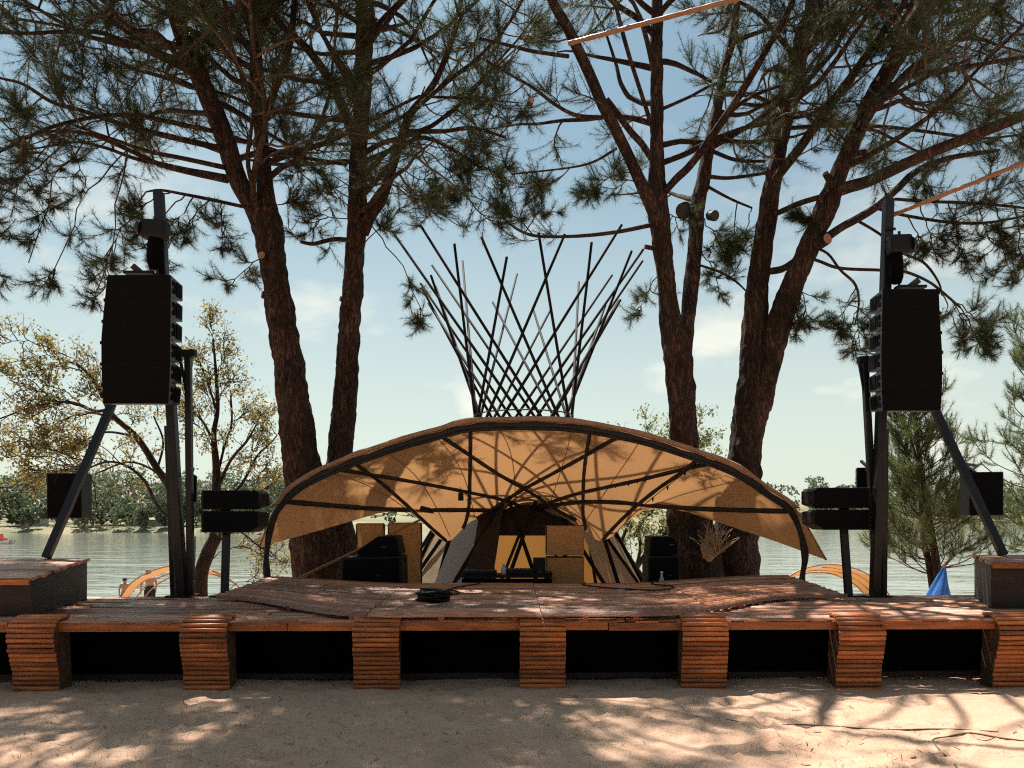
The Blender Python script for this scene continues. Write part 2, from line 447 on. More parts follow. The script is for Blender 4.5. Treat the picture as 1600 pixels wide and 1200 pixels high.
def water_mat():
    m, nt, out = new_mat('lake_water')
    N = nt.nodes; L = nt.links
    b = N.new('ShaderNodeBsdfPrincipled'); b.inputs['Base Color'].default_value = (0.22, 0.23, 0.185, 1); b.inputs['Roughness'].default_value = 0.07; b.inputs['IOR'].default_value = 1.4
    tc = N.new('ShaderNodeTexCoord'); mp = N.new('ShaderNodeMapping'); mp.inputs['Scale'].default_value = (0.5, 1.0, 1); L.new(tc.outputs['Object'], mp.inputs['Vector'])
    n1 = N.new('ShaderNodeTexNoise'); n1.inputs['Scale'].default_value = 1.1; n1.inputs['Detail'].default_value = 4; n1.inputs['Distortion'].default_value = 0.4
    n2 = N.new('ShaderNodeTexNoise'); n2.inputs['Scale'].default_value = 0.32; n2.inputs['Detail'].default_value = 3
    L.new(mp.outputs[0], n1.inputs['Vector']); L.new(mp.outputs[0], n2.inputs['Vector'])
    b1 = N.new('ShaderNodeBump'); b1.inputs['Strength'].default_value = 0.22; b1.inputs['Distance'].default_value = 0.22; L.new(n1.outputs['Fac'], b1.inputs['Height'])
    b2 = N.new('ShaderNodeBump'); b2.inputs['Strength'].default_value = 0.28; b2.inputs['Distance'].default_value = 0.6; L.new(n2.outputs['Fac'], b2.inputs['Height'])
    L.new(b1.outputs[0], b2.inputs['Normal']); L.new(b2.outputs[0], b.inputs['Normal'])
    L.new(b.outputs[0], out.inputs['Surface'])
    return m
M['water'] = water_mat()
M['shore'] = plain('dry_bank', (0.27, 0.215, 0.125), rough=0.95, var=0.3, scale=0.06, col2=(0.09, 0.11, 0.05))
# ------------------------------------------------------------------ ground, lake, far shore
WATER = -2.3
rng = np.random.default_rng(7)

def sst(a, b, x):
    t = np.clip((x - a) / (b - a), 0, 1); return t * t * (3 - 2 * t)

_steps = []
for k in range(420):                              # old footprints
    x = rng.uniform(-7, 7); y = rng.uniform(3.4, 7.1); a = rng.uniform(0, math.pi); _steps.append((x, y, a, rng.uniform(0.010, 0.030)))

def ground_z(x, y, detail=True):
    x = np.asarray(x, dtype=float); y = np.asarray(y, dtype=float)
    z = -3.5 * sst(13.5, 33.0, y) - 0.6 * sst(33, 60, y)
    if detail:
        p = np.stack([x, y, np.zeros_like(x)], -1)
        near = sst(14, 9, y)
        z = z + near * (0.05 * (fbm(p * 0.8, 3, 3) - 0.45) + 0.05 * (fbm(p * np.array([1.6, 3.2, 1]), 3, 11) - 0.45) + 0.026 * (fbm(p * 7, 4, 5) - 0.45))
        for sx, sy, a, d in _steps:
            m = (np.abs(x - sx) < 0.35) & (np.abs(y - sy) < 0.35)
            if not m.any(): continue
            u = (x[m] - sx) * math.cos(a) + (y[m] - sy) * math.sin(a); v = -(x[m] - sx) * math.sin(a) + (y[m] - sy) * math.cos(a)
            q = np.sqrt((u / 0.14) ** 2 + (v / 0.06) ** 2)
            z[m] += d * (-np.exp(-q ** 4) + 0.55 * np.exp(-((q - 1.35) / 0.35) ** 2))
        # sand drifted against the foot of the stage
        z = z + 0.03 * np.exp(-((y - 7.35) / 0.25) ** 2) * (fbm(p * 1.3, 2, 21) - 0.3)
    return z

def lines(lo, hi, step, outer):
    mid = list(np.arange(lo, hi + 1e-6, step))
    return np.array([lo - o for o in reversed(outer)] + mid + [hi + o for o in outer])
out_x = [0.1, 0.25, 0.5, 0.9, 1.5, 2.3, 3.5, 5, 8, 12, 20, 35, 60, 100, 200, 400, 800, 1500]
xs = lines(-7.2, 7.2, 0.045, out_x)
ys = np.concatenate([[-600, -200, -80, -40, -20, -10, -5, -2, 0, 1, 2, 2.6, 3.0], np.arange(3.3, 7.8, 0.045), np.arange(7.9, 10, 0.15), np.arange(10, 36, 0.6), [38, 42, 50, 60, 80, 120, 200, 400, 800, 1500, 2500]])
gx, gy = np.meshgrid(xs, ys)
gzz = ground_z(gx, gy)
nv = gx.shape
idx = np.arange(nv[0] * nv[1]).reshape(nv)
gf = np.stack([idx[:-1, :-1], idx[:-1, 1:], idx[1:, 1:], idx[1:, :-1]], -1).reshape(-1, 4)
ground = link('sand_ground', np_mesh('sand_ground', np.stack([gx, gy, gzz], -1).reshape(-1, 3), gf, M['sand'], True))
tag(ground, 'pale trodden sand ground dappled with tree shade', 'ground', kind='structure')

# fallen needles and twig bits on the sand
def gz_many(x, y): return ground_z(x, y)
nl = 5200
lx = rng.uniform(-6.5, 6.5, nl); ly = rng.uniform(3.6, 7.6, nl); keepm = fbm(np.stack([lx * 0.7, ly * 0.9, 0 * lx], -1), 3, 61) > 0.40
lx, ly = lx[keepm], ly[keepm]; nl = len(lx); la_ = rng.uniform(0, math.pi, nl); ll = rng.uniform(0.03, 0.10, nl); lw = np.where(rng.random(nl) < 0.06, 0.008, 0.0028)
lz = ground_z(lx, ly) + 0.006
dx_, dy_ = np.cos(la_) * ll / 2, np.sin(la_) * ll / 2; px_, py_ = -np.sin(la_) * lw / 2, np.cos(la_) * lw / 2
lv = np.stack([np.stack([lx - dx_ + px_, ly - dy_ + py_, lz], -1), np.stack([lx - dx_ - px_, ly - dy_ - py_, lz], -1), np.stack([lx + dx_ - px_, ly + dy_ - py_, lz + 0.004], -1), np.stack([lx + dx_ + px_, ly + dy_ + py_, lz + 0.004], -1)], 1).reshape(-1, 3)
tag(link('needle_litter', np_mesh('needle_litter', lv, np.arange(4 * nl).reshape(-1, 4), M['dullbrown'])), 'scattered brown pine needles and twig bits on the sand', 'litter', kind='stuff')

def gz1(x, y):
    return float(ground_z(np.array([x]), np.array([y]))[0])

lake = MB()
lake.add([(-1500, 24, WATER), (1500, 24, WATER), (1500, 2600, WATER), (-1500, 2600, WATER)], [(0, 1, 2, 3)])
tag(lake.build('lake_water', M['water']), 'rippled pale lake water behind the stage', 'water', kind='structure')

def shore_y(x):
    return 196 + 12 * np.sin(x * 0.021) + 6 * np.sin(x * 0.06 + 1) + 240 * sst(10, 170, np.asarray(x, dtype=float))
def far_z(x, y):
    d = y - shore_y(x)
    k = 1 + 0.9 * sst(10, 170, np.asarray(x, dtype=float))
    p = np.stack([np.asarray(x, dtype=float) * 0.012, np.asarray(y, dtype=float) * 0.012, np.zeros_like(np.asarray(x, dtype=float))], -1)
    return WATER - 0.5 + 1.9 * sst(-2, 9, d) + k * (5.5 * sst(8, 90, d) * (0.6 + 0.8 * fbm(p, 3, 40)) + 4.0 * sst(60, 300, d))
fx, fd = np.meshgrid(np.arange(-760, 900, 12.0), np.array([-6, -3, -1, 0, 1.5, 3, 5, 7, 9, 12, 16, 22, 30, 40, 55, 70, 90, 120, 170, 240, 340, 500, 900]))
fy = shore_y(fx) + fd
fidx = np.arange(fx.size).reshape(fx.shape)
ff = np.stack([fidx[:-1, :-1], fidx[:-1, 1:], fidx[1:, 1:], fidx[1:, :-1]], -1).reshape(-1, 4)
tag(link('far_shore', np_mesh('far_shore', np.stack([fx, fy, far_z(fx, fy)], -1).reshape(-1, 3), ff, M['shore'], True)), 'dry tan bank rising behind the far side of the lake', 'shore', kind='structure')

# ------------------------------------------------------------------ the stage: deck, curved pillars, dark bays
def yf(x):
    return 7.2 + 0.02 * x                         # the front line of the deck
ZD = 0.64
random.seed(3)

def rounded_bar(L, w, h, n=7):
    """a half-round lath along X, flat side down, centred"""
    prof = [(-w / 2, 0)] + [(-w / 2 * math.cos(math.pi * k / n), h * math.sin(math.pi * k / n) ** 0.7) for k in range(1, n)] + [(w / 2, 0)]
    m = MB()
    a = [(-L / 2, y, z) for y, z in prof]; b = [(L / 2, y, z) for y, z in prof]
    k = len(prof)
    m.add(a + b, [(i, (i + 1) % k, (i + 1) % k + k, i + k) for i in range(k)] + [tuple(range(k - 1, -1, -1)), tuple(range(k, 2 * k))])
    return m

stage = thing('wooden_stage', (0, 8.3, 0), 'long low reddish wooden stage with curved slatted pillars along the sand', 'stage')
SL = Vector(stage.location)
# deck laths lie along the stage, in lengths
lath_me = rounded_bar(3.06, 0.107, 0.026).mesh('slat', M['deck'], smooth=True)
nrow = 18
for r in range(nrow):
    off = random.uniform(-0.9, 0.9)
    for k in range(-3, 4):
        x = k * 3.08 + off
        y = yf(x) + 0.06 + r * 0.122
        o = link('slat', lath_me, stage, Vector((x, y, ZD - 0.026 + random.uniform(-0.003, 0.003))) - SL)
        o.rotation_euler = (random.uniform(-0.02, 0.02), random.uniform(-0.0015, 0.0015), math.atan(0.02) + random.uniform(-0.001, 0.001))
# fascia board and a joist line behind it
for k, (x0, x1) in enumerate(((-10.8, -5.2), (-5.19, -2.1), (-2.09, 0.9), (0.91, 3.4), (3.41, 6.2), (6.21, 10.8))):
    m = MB(); m.bar((x0, yf(x0) + 0.02, ZD - 0.066 - 0.004 * (k % 2)), (x1, yf(x1) + 0.02, ZD - 0.064), 0.028, 0.072)
    m.build('fascia_board', M['wood'], stage)
for x in np.arange(-7.0, 7.2, 0.52):
    m = MB(); m.bar((x, yf(x) + 0.06, ZD - 0.064), (x, yf(x) + 2.1, ZD - 0.064), 0.05, 0.07); m.build('joist', M['plank'], stage)
for k in range(26):                               # loose stubs and knots along the edge
    x = random.uniform(-6, 6)
    m = MB(); m.bar((x - 0.06, yf(x) - 0.008, ZD - 0.022), (x + random.uniform(0.03, 0.2), yf(x) - 0.008, ZD - 0.020), 0.026, 0.016); m.build('edge_stub', M['wood'], stage)
# rear edge beam
m = MB(); m.bar((-10.5, yf(-10.5) + 2.26, ZD - 0.07), (10.5, yf(10.5) + 2.26, ZD - 0.07), 0.05, 0.1); m.build('rear_beam', M['plank'], stage)

PX = [58, 322, 589, 848, 1103, 1351, 1606]
pillar_x = [(p - HX) / F * 7.15 for p in PX]
pw = 0.425
pslat = rounded_bar(pw, 0.046, 0.03, 8).mesh('slat', M['wood'], smooth=True)
prof = smooth_path([(0.18, ZD + 0.014), (0.08, ZD + 0.016), (0.0, ZD - 0.005), (-0.06, ZD - 0.06), (-0.085, ZD - 0.15), (-0.07, ZD - 0.27), (-0.035, ZD - 0.40), (-0.02, ZD - 0.53), (-0.03, -0.05)], 8)
prof = [np.array(p) for p in prof]
seg = [0]
for a, b in zip(prof, prof[1:]): seg.append(seg[-1] + float(np.linalg.norm(b - a)))
def prof_at(s):
    s = max(0, min(seg[-1] - 1e-6, s)); i = max(j for j in range(len(seg) - 1) if seg[j] <= s)
    t = (s - seg[i]) / (seg[i + 1] - seg[i]); p = prof[i] + (prof[i + 1] - prof[i]) * t
    d = prof[min(i + 1, len(prof) - 1)] - prof[max(i - 1, 0)]
    return p, math.atan2(d[1], d[0])
for pi, x in enumerate(pillar_x):
    base = Vector((x, yf(x), 0))
    lean = [0.02, 0.012, 0.0, 0.0, -0.004, -0.012, -0.02][pi]
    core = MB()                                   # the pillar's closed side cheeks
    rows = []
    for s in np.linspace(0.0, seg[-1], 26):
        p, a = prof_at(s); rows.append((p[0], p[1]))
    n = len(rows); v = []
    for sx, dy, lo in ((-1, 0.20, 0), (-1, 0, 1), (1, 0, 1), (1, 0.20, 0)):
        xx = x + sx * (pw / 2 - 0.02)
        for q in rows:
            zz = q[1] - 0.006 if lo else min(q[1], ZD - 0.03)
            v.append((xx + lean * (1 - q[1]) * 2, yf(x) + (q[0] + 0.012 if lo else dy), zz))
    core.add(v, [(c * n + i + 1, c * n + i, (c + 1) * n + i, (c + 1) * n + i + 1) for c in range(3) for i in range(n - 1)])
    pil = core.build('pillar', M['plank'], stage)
    ns = 20
    for k in range(ns):
        s = 0.02 + (seg[-1] - 0.05) * k / (ns - 1)
        p, a = prof_at(s)
        o = link('slat', pslat, pil, Vector((x + lean * (1 - p[1]) * 2 + random.uniform(-0.003, 0.003), yf(x) + p[0], p[1])) - SL)
        o.rotation_euler = (a + math.pi + random.uniform(-0.04, 0.04), random.uniform(-0.008, 0.008), random.uniform(-0.006, 0.006))
        o.scale = (random.uniform(0.99, 1.015), random.uniform(0.92, 1.0), random.uniform(0.85, 1.1))
# black boards closing the bays, set back under the deck
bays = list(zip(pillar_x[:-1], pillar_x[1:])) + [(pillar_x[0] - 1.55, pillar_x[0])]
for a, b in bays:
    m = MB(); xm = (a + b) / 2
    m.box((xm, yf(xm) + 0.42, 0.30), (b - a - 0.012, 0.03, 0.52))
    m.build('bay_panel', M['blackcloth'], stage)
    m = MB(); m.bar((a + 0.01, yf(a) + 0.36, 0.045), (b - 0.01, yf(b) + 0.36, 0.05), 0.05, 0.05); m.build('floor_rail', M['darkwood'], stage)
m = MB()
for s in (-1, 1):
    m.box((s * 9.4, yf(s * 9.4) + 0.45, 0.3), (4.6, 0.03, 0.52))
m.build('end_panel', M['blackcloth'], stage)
m = MB()
for xx in np.arange(-6.7, 7, 1.55):
    m.box((xx, 9.25 + 0.02 * xx, 0.28), (0.1, 0.1, 0.62))
m.build('rear_post', M['darkwood'], stage); 

# ------------------------------------------------------------------ the curved centre platform with upswept wings
plat = thing('curved_platform', (0, 8.6, ZD), 'warped slatted platform with raised wing ends lying in mid stage', 'platform')
PLL = Vector(plat.location)
def plat_pt(x, t):
    w = float(sst(1.25, 3.45, abs(x)))
    yc = 7.14 + t * 2.86; yw = 8.86 + t * 1.12
    y = yc + (yw - yc) * w
    z = 0.70 + 0.035 * t + w * (0.012 + 0.085 * t) - 0.02 * w * (1 - t)
    return Vector((x, y + 0.012 * x, z))
nrow = 20
breaks = [-3.52, -1.35, 0.27, 1.95, 3.95]
for r in range(nrow):
    t = (r + 0.5) / nrow
    cut_l = -3.40 + 0.27 * t; cut_r = 3.88 - 0.27 * t
    for k in range(4):
        x0, x1 = max(breaks[k], cut_l) + 0.004, min(breaks[k + 1], cut_r) - 0.004
        if k == 0: x0 += random.uniform(-0.03, 0.03)
        if k == 3: x1 += random.uniform(-0.03, 0.03)
        if x1 - x0 < 0.08: continue
        n = 9; m = MB(); vs = []
        hw = 0.42 / nrow
        jz = random.uniform(-0.004, 0.004); jt = random.uniform(-0.0025, 0.0025)
        for i in range(n + 1):
            x = x0 + (x1 - x0) * i / n
            a, c, b = plat_pt(x, t + jt - hw), plat_pt(x, t + jt), plat_pt(x, t + jt + hw)
            for e in range(7):
                g = -1 + e / 3; q = c.lerp(b, g) if g >= 0 else c.lerp(a, -g)
                vs.append(q + Vector((0, 0, 0.016 - 0.044 * abs(g) ** 2.4 + jz)))
        fs = []
        for i in range(n):
            for j in range(6): fs.append((i * 7 + j, (i + 1) * 7 + j, (i + 1) * 7 + j + 1, i * 7 + j + 1))
        m.add(vs, fs); m.build('slat', M['deck'], plat, smooth=True)
for x in (-2.3, -1.5, -0.66, 0.02, 0.68, 1.16, 1.72, 2.4):
    m = MB(); a = plat_pt(x, 0.012); b = plat_pt(x, 0.97)
    m.bar((a.x, a.y, ZD + 0.022), (a.x, a.y + 0.12, ZD + 0.022), 0.055, 0.045); m.build('support_block', M['wood'], plat)
    m = MB(); pts = [plat_pt(x, q) - Vector((0, 0, 0.03)) for q in np.linspace(0.03, 0.98, 8)]; m.tube(pts, 0.022, 6); m.build('bearer', M['plank'], plat)
for x in (-3.0, 3.4):
    m = MB(); a = plat_pt(x, 0.93); m.box((a.x, a.y, (0.05 + a.z - 0.04) / 2), (0.08, 0.08, a.z - 0.04 - 0.05)); m.build('support_post', M['plank'], plat)

# ------------------------------------------------------------------ raised boxes at both stage ends
def side_box(label, pts_top, zbot, dx):
    # pts_top: front inner, rear inner corners (world); the box runs outwards to x = dx
    fi, ri = [Vector(p) for p in pts_top]
    fo = Vector((dx, fi.y - 0.02, fi.z)); ro = Vector((dx, ri.y, ri.z))
    t = thing('wooden_box', ((fi.x + dx) / 2, (fi.y + ri.y) / 2, zbot), label, 'box', 'raised boxes at the stage ends')
    s = 1 if dx > fi.x else -1
    body = MB()
    inset = 0.05
    q = [fi, ri, ro, fo] if s > 0 else [fo, ro, ri, fi]
    q = [Vector((p.x, p.y, p.z)) for p in q]
    cx = sum((p for p in q), Vector()) / 4
    qi = [cx + (p - cx) * 0.985 for p in q]
    b = [Vector((p.x, p.y, zbot)) for p in qi]; tp = [Vector((p.x, p.y, p.z - 0.035)) for p in qi]
    order = [0, 3, 2, 1]
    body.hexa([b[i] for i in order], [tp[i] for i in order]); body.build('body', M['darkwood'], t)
    n = 15
    for k in range(n):
        a0 = (k + 0.06) / n; a1 = (k + 0.94) / n
        p = [fi.lerp(ri, a0), fi.lerp(ri, a1), fo.lerp(ro, a1), fo.lerp(ro, a0)]
        jit = Vector((s * random.uniform(-0.03, 0.012), 0, 0)); p[0] = p[0] - jit; p[1] = p[1] - jit
        mm = MB(); tp = [x + Vector((0, 0, random.uniform(-0.002, 0.002))) for x in p]; bt = [x - Vector((0, 0, 0.03)) for x in p]
        od = [0, 3, 2, 1] if s > 0 else [3, 0, 1, 2]
        od = [0, 3, 2, 1] if s > 0 else [0, 1, 2, 3]
        od2 = od
        mm.hexa([bt[i] for i in ([0, 3, 2, 1] if s > 0 else [3, 0, 1, 2])], [tp[i] for i in ([0, 3, 2, 1] if s > 0 else [3, 0, 1, 2])])
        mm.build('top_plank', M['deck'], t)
    mm = MB(); mm.bar(fi + Vector((s * 0.02, -0.03, -0.04)), fo + Vector((0, -0.03, -0.04)), 0.025, 0.05); mm.build('front_lath', M['wood'], t)
    return t
side_box('big dark wooden box with worn plank top at the left stage end', (P(52, 903, 7.45), P(140, 872, 9.0)), ZD + 0.004, -8.2)
side_box('dark wooden box with purplish plank top at the right stage end', (P(1545, 878, 8.1), P(1519, 867, 9.15)), ZD + 0.004, 8.6)
# ------------------------------------------------------------------ canopy shell
CY = 10.3
front_px = [(0.0, 405, 855, 10.15), (0.055, 433, 788, 10.25), (0.12, 470, 752, CY), (0.2, 530, 722, CY), (0.29, 610, 693, CY), (0.38, 690, 670, CY), (0.45, 745, 658, CY),
            (0.55, 880, 658, CY), (0.64, 985, 675, CY), (0.73, 1070, 700, CY), (0.82, 1145, 728, CY), (0.89, 1195, 760, CY), (0.945, 1243, 796, 10.25), (1.0, 1291, 875, 10.15)]
rear_px = [(0.0, 602, 799, 11.5), (0.12, 648, 803, 11.9), (0.25, 697, 846, 12.35), (0.36, 742, 812, 12.6), (0.5, 822, 796, 12.85), (0.62, 885, 812, 12.6), (0.73, 940, 845, 12.35), (0.88, 1000, 800, 11.9), (1.0, 1059, 794, 11.5)]
def curve(tab):
    us = np.array([t[0] for t in tab]); pts = np.array([list(P(t[1], t[2], t[3])) for t in tab])
    def f(u):
        # piecewise cubic (monotone-ish) interpolation per coordinate
        i = int(np.clip(np.searchsorted(us, u) - 1, 0, len(us) - 2))
        h = us[i + 1] - us[i]; t = (u - us[i]) / h
        def slope(j):
            if j == 0: return (pts[1] - pts[0]) / (us[1] - us[0])
            if j == len(us) - 1: return (pts[-1] - pts[-2]) / (us[-1] - us[-2])
            return (pts[j + 1] - pts[j - 1]) / (us[j + 1] - us[j - 1])
        a, b = pts[i], pts[i + 1]; ma, mb = slope(i) * h, slope(i + 1) * h
        return Vector((2 * t ** 3 - 3 * t * t + 1) * a + (t ** 3 - 2 * t * t + t) * ma + (-2 * t ** 3 + 3 * t * t) * b + (t ** 3 - t * t) * mb)
    return f
Fc, Rc = curve(front_px), curve(rear_px)
NU, NVV = 120, 30
def shell(u, v):
    f, r = Fc(u), Rc(u)
    p = f.lerp(r, v)
    e = math.sin(math.pi * min(max(u, 0), 1)) ** 0.6
    p.z += 0.20 * math.sin(math.pi * v) * e
    k = float(vnoise(np.array([u * 16, v * 3, 0.0]), 5)) - 0.5
    p.z += 0.030 * k * (1 - 0.5 * v)
    sag = abs(math.sin(u * math.pi * 7))
    p.z -= 0.035 * sag * math.sin(math.pi * v)
    return p
canopy = thing('shell_canopy', P(835, 905, 11.2) - Vector((0, 0, 0.2)), 'tan cloth shell canopy on dark bent poles over the mid stage', 'canopy')
rows = [[shell(i / NU, j / NVV) for i in range(NU + 1)] for j in range(NVV + 1)]
cm = MB(); cm.grid(rows)
cloth = cm.build('canopy_cloth', M['canvas'], canopy, smooth=True)
bvh = BVHTree.FromPolygons([tuple(v) for v in cm.v], cm.f)
EYEV = Vector((0, 0, EYE))
def on_shell(px, py, off=0.035):
    d = (P(px, py, 10) - EYEV).normalized()
    h = bvh.ray_cast(EYEV, d)
    return (h[0] - d * off) if h[0] is not None else None
# rolled hem on the front arch, uneven
pts = [Fc(u) + Vector((0, -0.02, 0.012)) for u in np.linspace(0.055, 0.945, 110)]
rad = [0.024 + 0.030 * float(vnoise(np.array([i * 0.23, 0.3, 0]), 9)) ** 1.5 for i in range(110)]
m = MB(); m.tube(pts, rad, 8); m.build('rolled_hem', M['hem'], canopy, smooth=True)
m = MB(); m.tube([Fc(u) + Vector((0, 0, 0)) for u in np.linspace(0.0, 0.055, 8)], 0.014, 6); m.build('rolled_hem', M['hem'], canopy, smooth=True)
m = MB(); m.tube([Fc(u) for u in np.linspace(0.945, 1.0, 8)], 0.014, 6); m.build('rolled_hem', M['hem'], canopy, smooth=True)
# the bent front arch
ap = [P(419, 990, 10.16), P(418, 935, 10.17), P(417, 900, 10.18), P(416, 868, 10.2), P(425, 815, 10.24), P(444, 784, 10.26)] + [Fc(u) + Vector((0, -0.015, -0.075)) for u in np.linspace(0.12, 0.89, 24)] + [P(1233, 795, 10.26), P(1250, 830, 10.24), P(1258, 868, 10.2), P(1254, 900, 10.18), P(1252, 935, 10.17), P(1251, 990, 10.16)]
ap = [Vector(q) for q in smooth_path([tuple(a) for a in ap], 4)]
m = MB(); m.tube(ap, [0.042 + 0.008 * math.sin(i * 0.9) for i in range(len(ap))], 9); m.build('arch_pole', M['rib'], canopy, smooth=True)
m = MB(); a2 = [q + Vector((0.0, -0.03, -0.05)) for q in ap[18:-18]]; m.tube(a2, 0.02, 6); m.build('arch_pole', M['rib'], canopy, smooth=True)
ribs = [
    ([(447, 784), (520, 790), (600, 796), (680, 797), (740, 797), (790, 799), (820, 801)], 0.036),
    ([(1233, 799), (1150, 797), (1050, 793), (980, 786), (930, 784), (880, 787), (830, 797)], 0.036),
    ([(525, 733), (580, 742), (640, 752), (700, 763), (740, 771), (790, 782), (825, 796)], 0.028),
    ([(1125, 721), (1060, 735), (1000, 750), (940, 763), (900, 772), (860, 785), (825, 797)], 0.030),
    ([(550, 721), (590, 750), (625, 780), (650, 803), (675, 826), (697, 845)], 0.028),
    ([(690, 682), (735, 712), (780, 742), (830, 770), (870, 797), (900, 813)], 0.030),
    ([(962, 684), (915, 712), (860, 742), (810, 769), (775, 792), (745, 810)], 0.030),
    ([(1092, 716), (1066, 738), (1030, 762), (995, 790), (965, 818), (942, 843)], 0.030),
    ([(735, 668), (735, 710), (734, 750), (733, 790), (728, 815), (722, 828)], 0.030),
    ([(922, 675), (916, 710), (912, 745), (911, 780), (911, 805), (915, 828)], 0.028)]
for pl, r in ribs:
    pp = []
    for q in smooth_path(pl, 5):
        h = on_shell(q[0], q[1])
        if h is not None: pp.append(h)
    if len(pp) < 3: continue
    # even out the depth along the pole
    for _ in range(3):
        pp = [pp[0]] + [(pp[i - 1] + pp[i] * 2 + pp[i + 1]) / 4 for i in range(1, len(pp) - 1)] + [pp[-1]]
    m = MB(); m.tube(pp, [r * (0.9 + 0.2 * ((i * 7) % 5) / 5) for i in range(len(pp))], 8); m.build('rib', M['rib'], canopy, smooth=True)
for px, py in ((962, 757), (982, 754), (996, 750), (1008, 748), (1020, 778), (1043, 760), (1070, 738), (1030, 797)):
    h = on_shell(px, py, 0.06)
    if h is None: continue
    m = MB(); m.lathe(h - Vector((0, 0, 0.055)), [(0.004, 0), (0.014, 0.025), (0.016, 0.06)], 7); m.build('peg', M['black'], canopy)
for u in (0.16, 0.27, 0.36, 0.47, 0.56, 0.66, 0.77, 0.86):          # sewn seams
    m = MB(); m.tube([shell(u + 0.012 * math.sin(v * 3), v) - Vector((0, 0.004, 0.006)) for v in np.linspace(0.0, 0.97, 16)], 0.007, 5); m.build('seam', M['hem'], canopy, smooth=True)
# guy ropes at the left
m = MB(); m.tube([P(452, 845, 10.4), P(456, 880, 10.6), P(464, 906, 10.8)], 0.006, 5); m.build('guy_rope', M['steel'], canopy)

# ------------------------------------------------------------------ hyperboloid pole tower (tipi) behind the canopy
TC = Vector(((818 - HX) / F * 14.0, 14.0, 0)); ZT = EYE + (HY - 655) / F * 14.0
RA, KT = 75 / F * 14.0, 0.70
tower = thing('pole_tower', (TC.x, TC.y, 0), 'crown of crossed dark poles rising behind the canopy', 'tower')
random.seed(11)
NP = 14
def hyp(phi, z, sgn):
    c = TC + Vector((math.sin(phi) * RA, -math.cos(phi) * RA, 0)); tg = Vector((math.cos(phi), math.sin(phi), 0)) * sgn
    return Vector((c.x, c.y, z)) + tg * KT * (z - ZT)
tops = [2.6, 3.35, 2.2, 3.0, 1.9, 3.6, 2.5, 3.1, 2.0, 2.7, 3.4, 2.3, 2.9, 1.8, 3.2]
for sgn in (1, -1):
    for k in range(NP):
        phi = 2 * math.pi * (k + (0.25 if sgn > 0 else 0.75)) / NP + random.uniform(-0.05, 0.05)
        zt = ZT + min(3.15 + 0.55 * math.sin(phi) * sgn, 0.5 + 0.9 * tops[(k * 4 + (0 if sgn > 0 else 7)) % NP] * random.uniform(0.92, 1.08))
        zb = 0.02
        rr = 0.027
        m = MB(); a, b = hyp(phi, zb, sgn), hyp(phi, zt, sgn)
        a.z = zb
        off = (a - TC); off.z = 0; off.normalize()
        d = off * (0.02 * sgn)
        a.z = gz1(a.x, a.y) - 0.02
        m.tube([a + d, a.lerp(b, 0.5) + d, b + d], [rr * 1.25, rr * 1.05, rr * 0.8], 8); m.build('pole', M['pole'], tower, smooth=True)
for zz in (ZT - 0.25, ZT + 0.05):
    m = MB(); rr = math.sqrt(RA ** 2 + (KT * (zz - ZT)) ** 2) + 0.03
    m.tube([TC + Vector((rr * math.cos(a), rr * math.sin(a), zz)) for a in np.linspace(0, 2 * math.pi, 33)], 0.012, 6); m.build('binding_ring', M['rib'], tower)
def tipi_cloth(name, p0, p1, z0, z1, mat, inset=0.07, n=10, nz=8):
    rows = []
    for j in range(nz + 1):
        z = z0 + (z1 - z0) * j / nz
        row = []
        for i in range(n + 1):
            ph = R(p0 + (p1 - p0) * i / n)
            rr = math.sqrt(RA ** 2 + (KT * (z - ZT)) ** 2) - inset - 0.02 * math.sin(i * 1.7 + j)
            row.append(TC + Vector((math.sin(ph) * rr, -math.cos(ph) * rr, max(z, gz1(TC.x + math.sin(ph) * rr, TC.y - math.cos(ph) * rr) + 0.01) if j == 0 else z)))
        rows.append(row)
    m = MB(); m.grid(rows); return m.build(name, mat, tower, smooth=True)
tag(tipi_cloth('cloth_panel', -84, -30, 0.0, 2.3, M['greycloth']), 'grey canvas panel left of the tower opening')
tag(tipi_cloth('cloth_panel', 36, 84, 0.0, 2.2, M['greycloth']), 'pale grey canvas panel right of the tower opening')
tag(tipi_cloth('cloth_panel', 120, 240, 0.0, 2.2, M['orange']), 'glowing orange cloth at the back of the tower')
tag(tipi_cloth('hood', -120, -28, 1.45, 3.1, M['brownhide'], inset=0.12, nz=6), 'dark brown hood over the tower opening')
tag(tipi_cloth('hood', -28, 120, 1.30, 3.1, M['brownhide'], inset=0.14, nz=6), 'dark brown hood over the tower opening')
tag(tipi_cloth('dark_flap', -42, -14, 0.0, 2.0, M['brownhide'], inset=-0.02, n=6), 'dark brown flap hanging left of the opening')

# ------------------------------------------------------------------ riser floor behind the platform
riser = MB(); riser.box((0.15, 10.72, 0.27), (6.1, 1.28, 0.54)); 
tag(riser.build('riser_floor', M['darkwood'], origin=(0.15, 10.72, 0)), 'low dark riser floor under the canopy behind the platform', 'riser')
ZR = 0.545
# ------------------------------------------------------------------ loudspeaker towers
def px_quad(m, pts, thick):
    """a flat outline given as photo points at their own depths, extruded backwards by thick"""
    n = len(pts); back = [p + Vector((0, thick, 0)) for p in pts]
    m.add(list(pts) + back, [tuple(range(n - 1, -1, -1)), tuple(range(n, 2 * n))] + [(i, (i + 1) % n, n + (i + 1) % n, n + i) for i in range(n)])
    return m

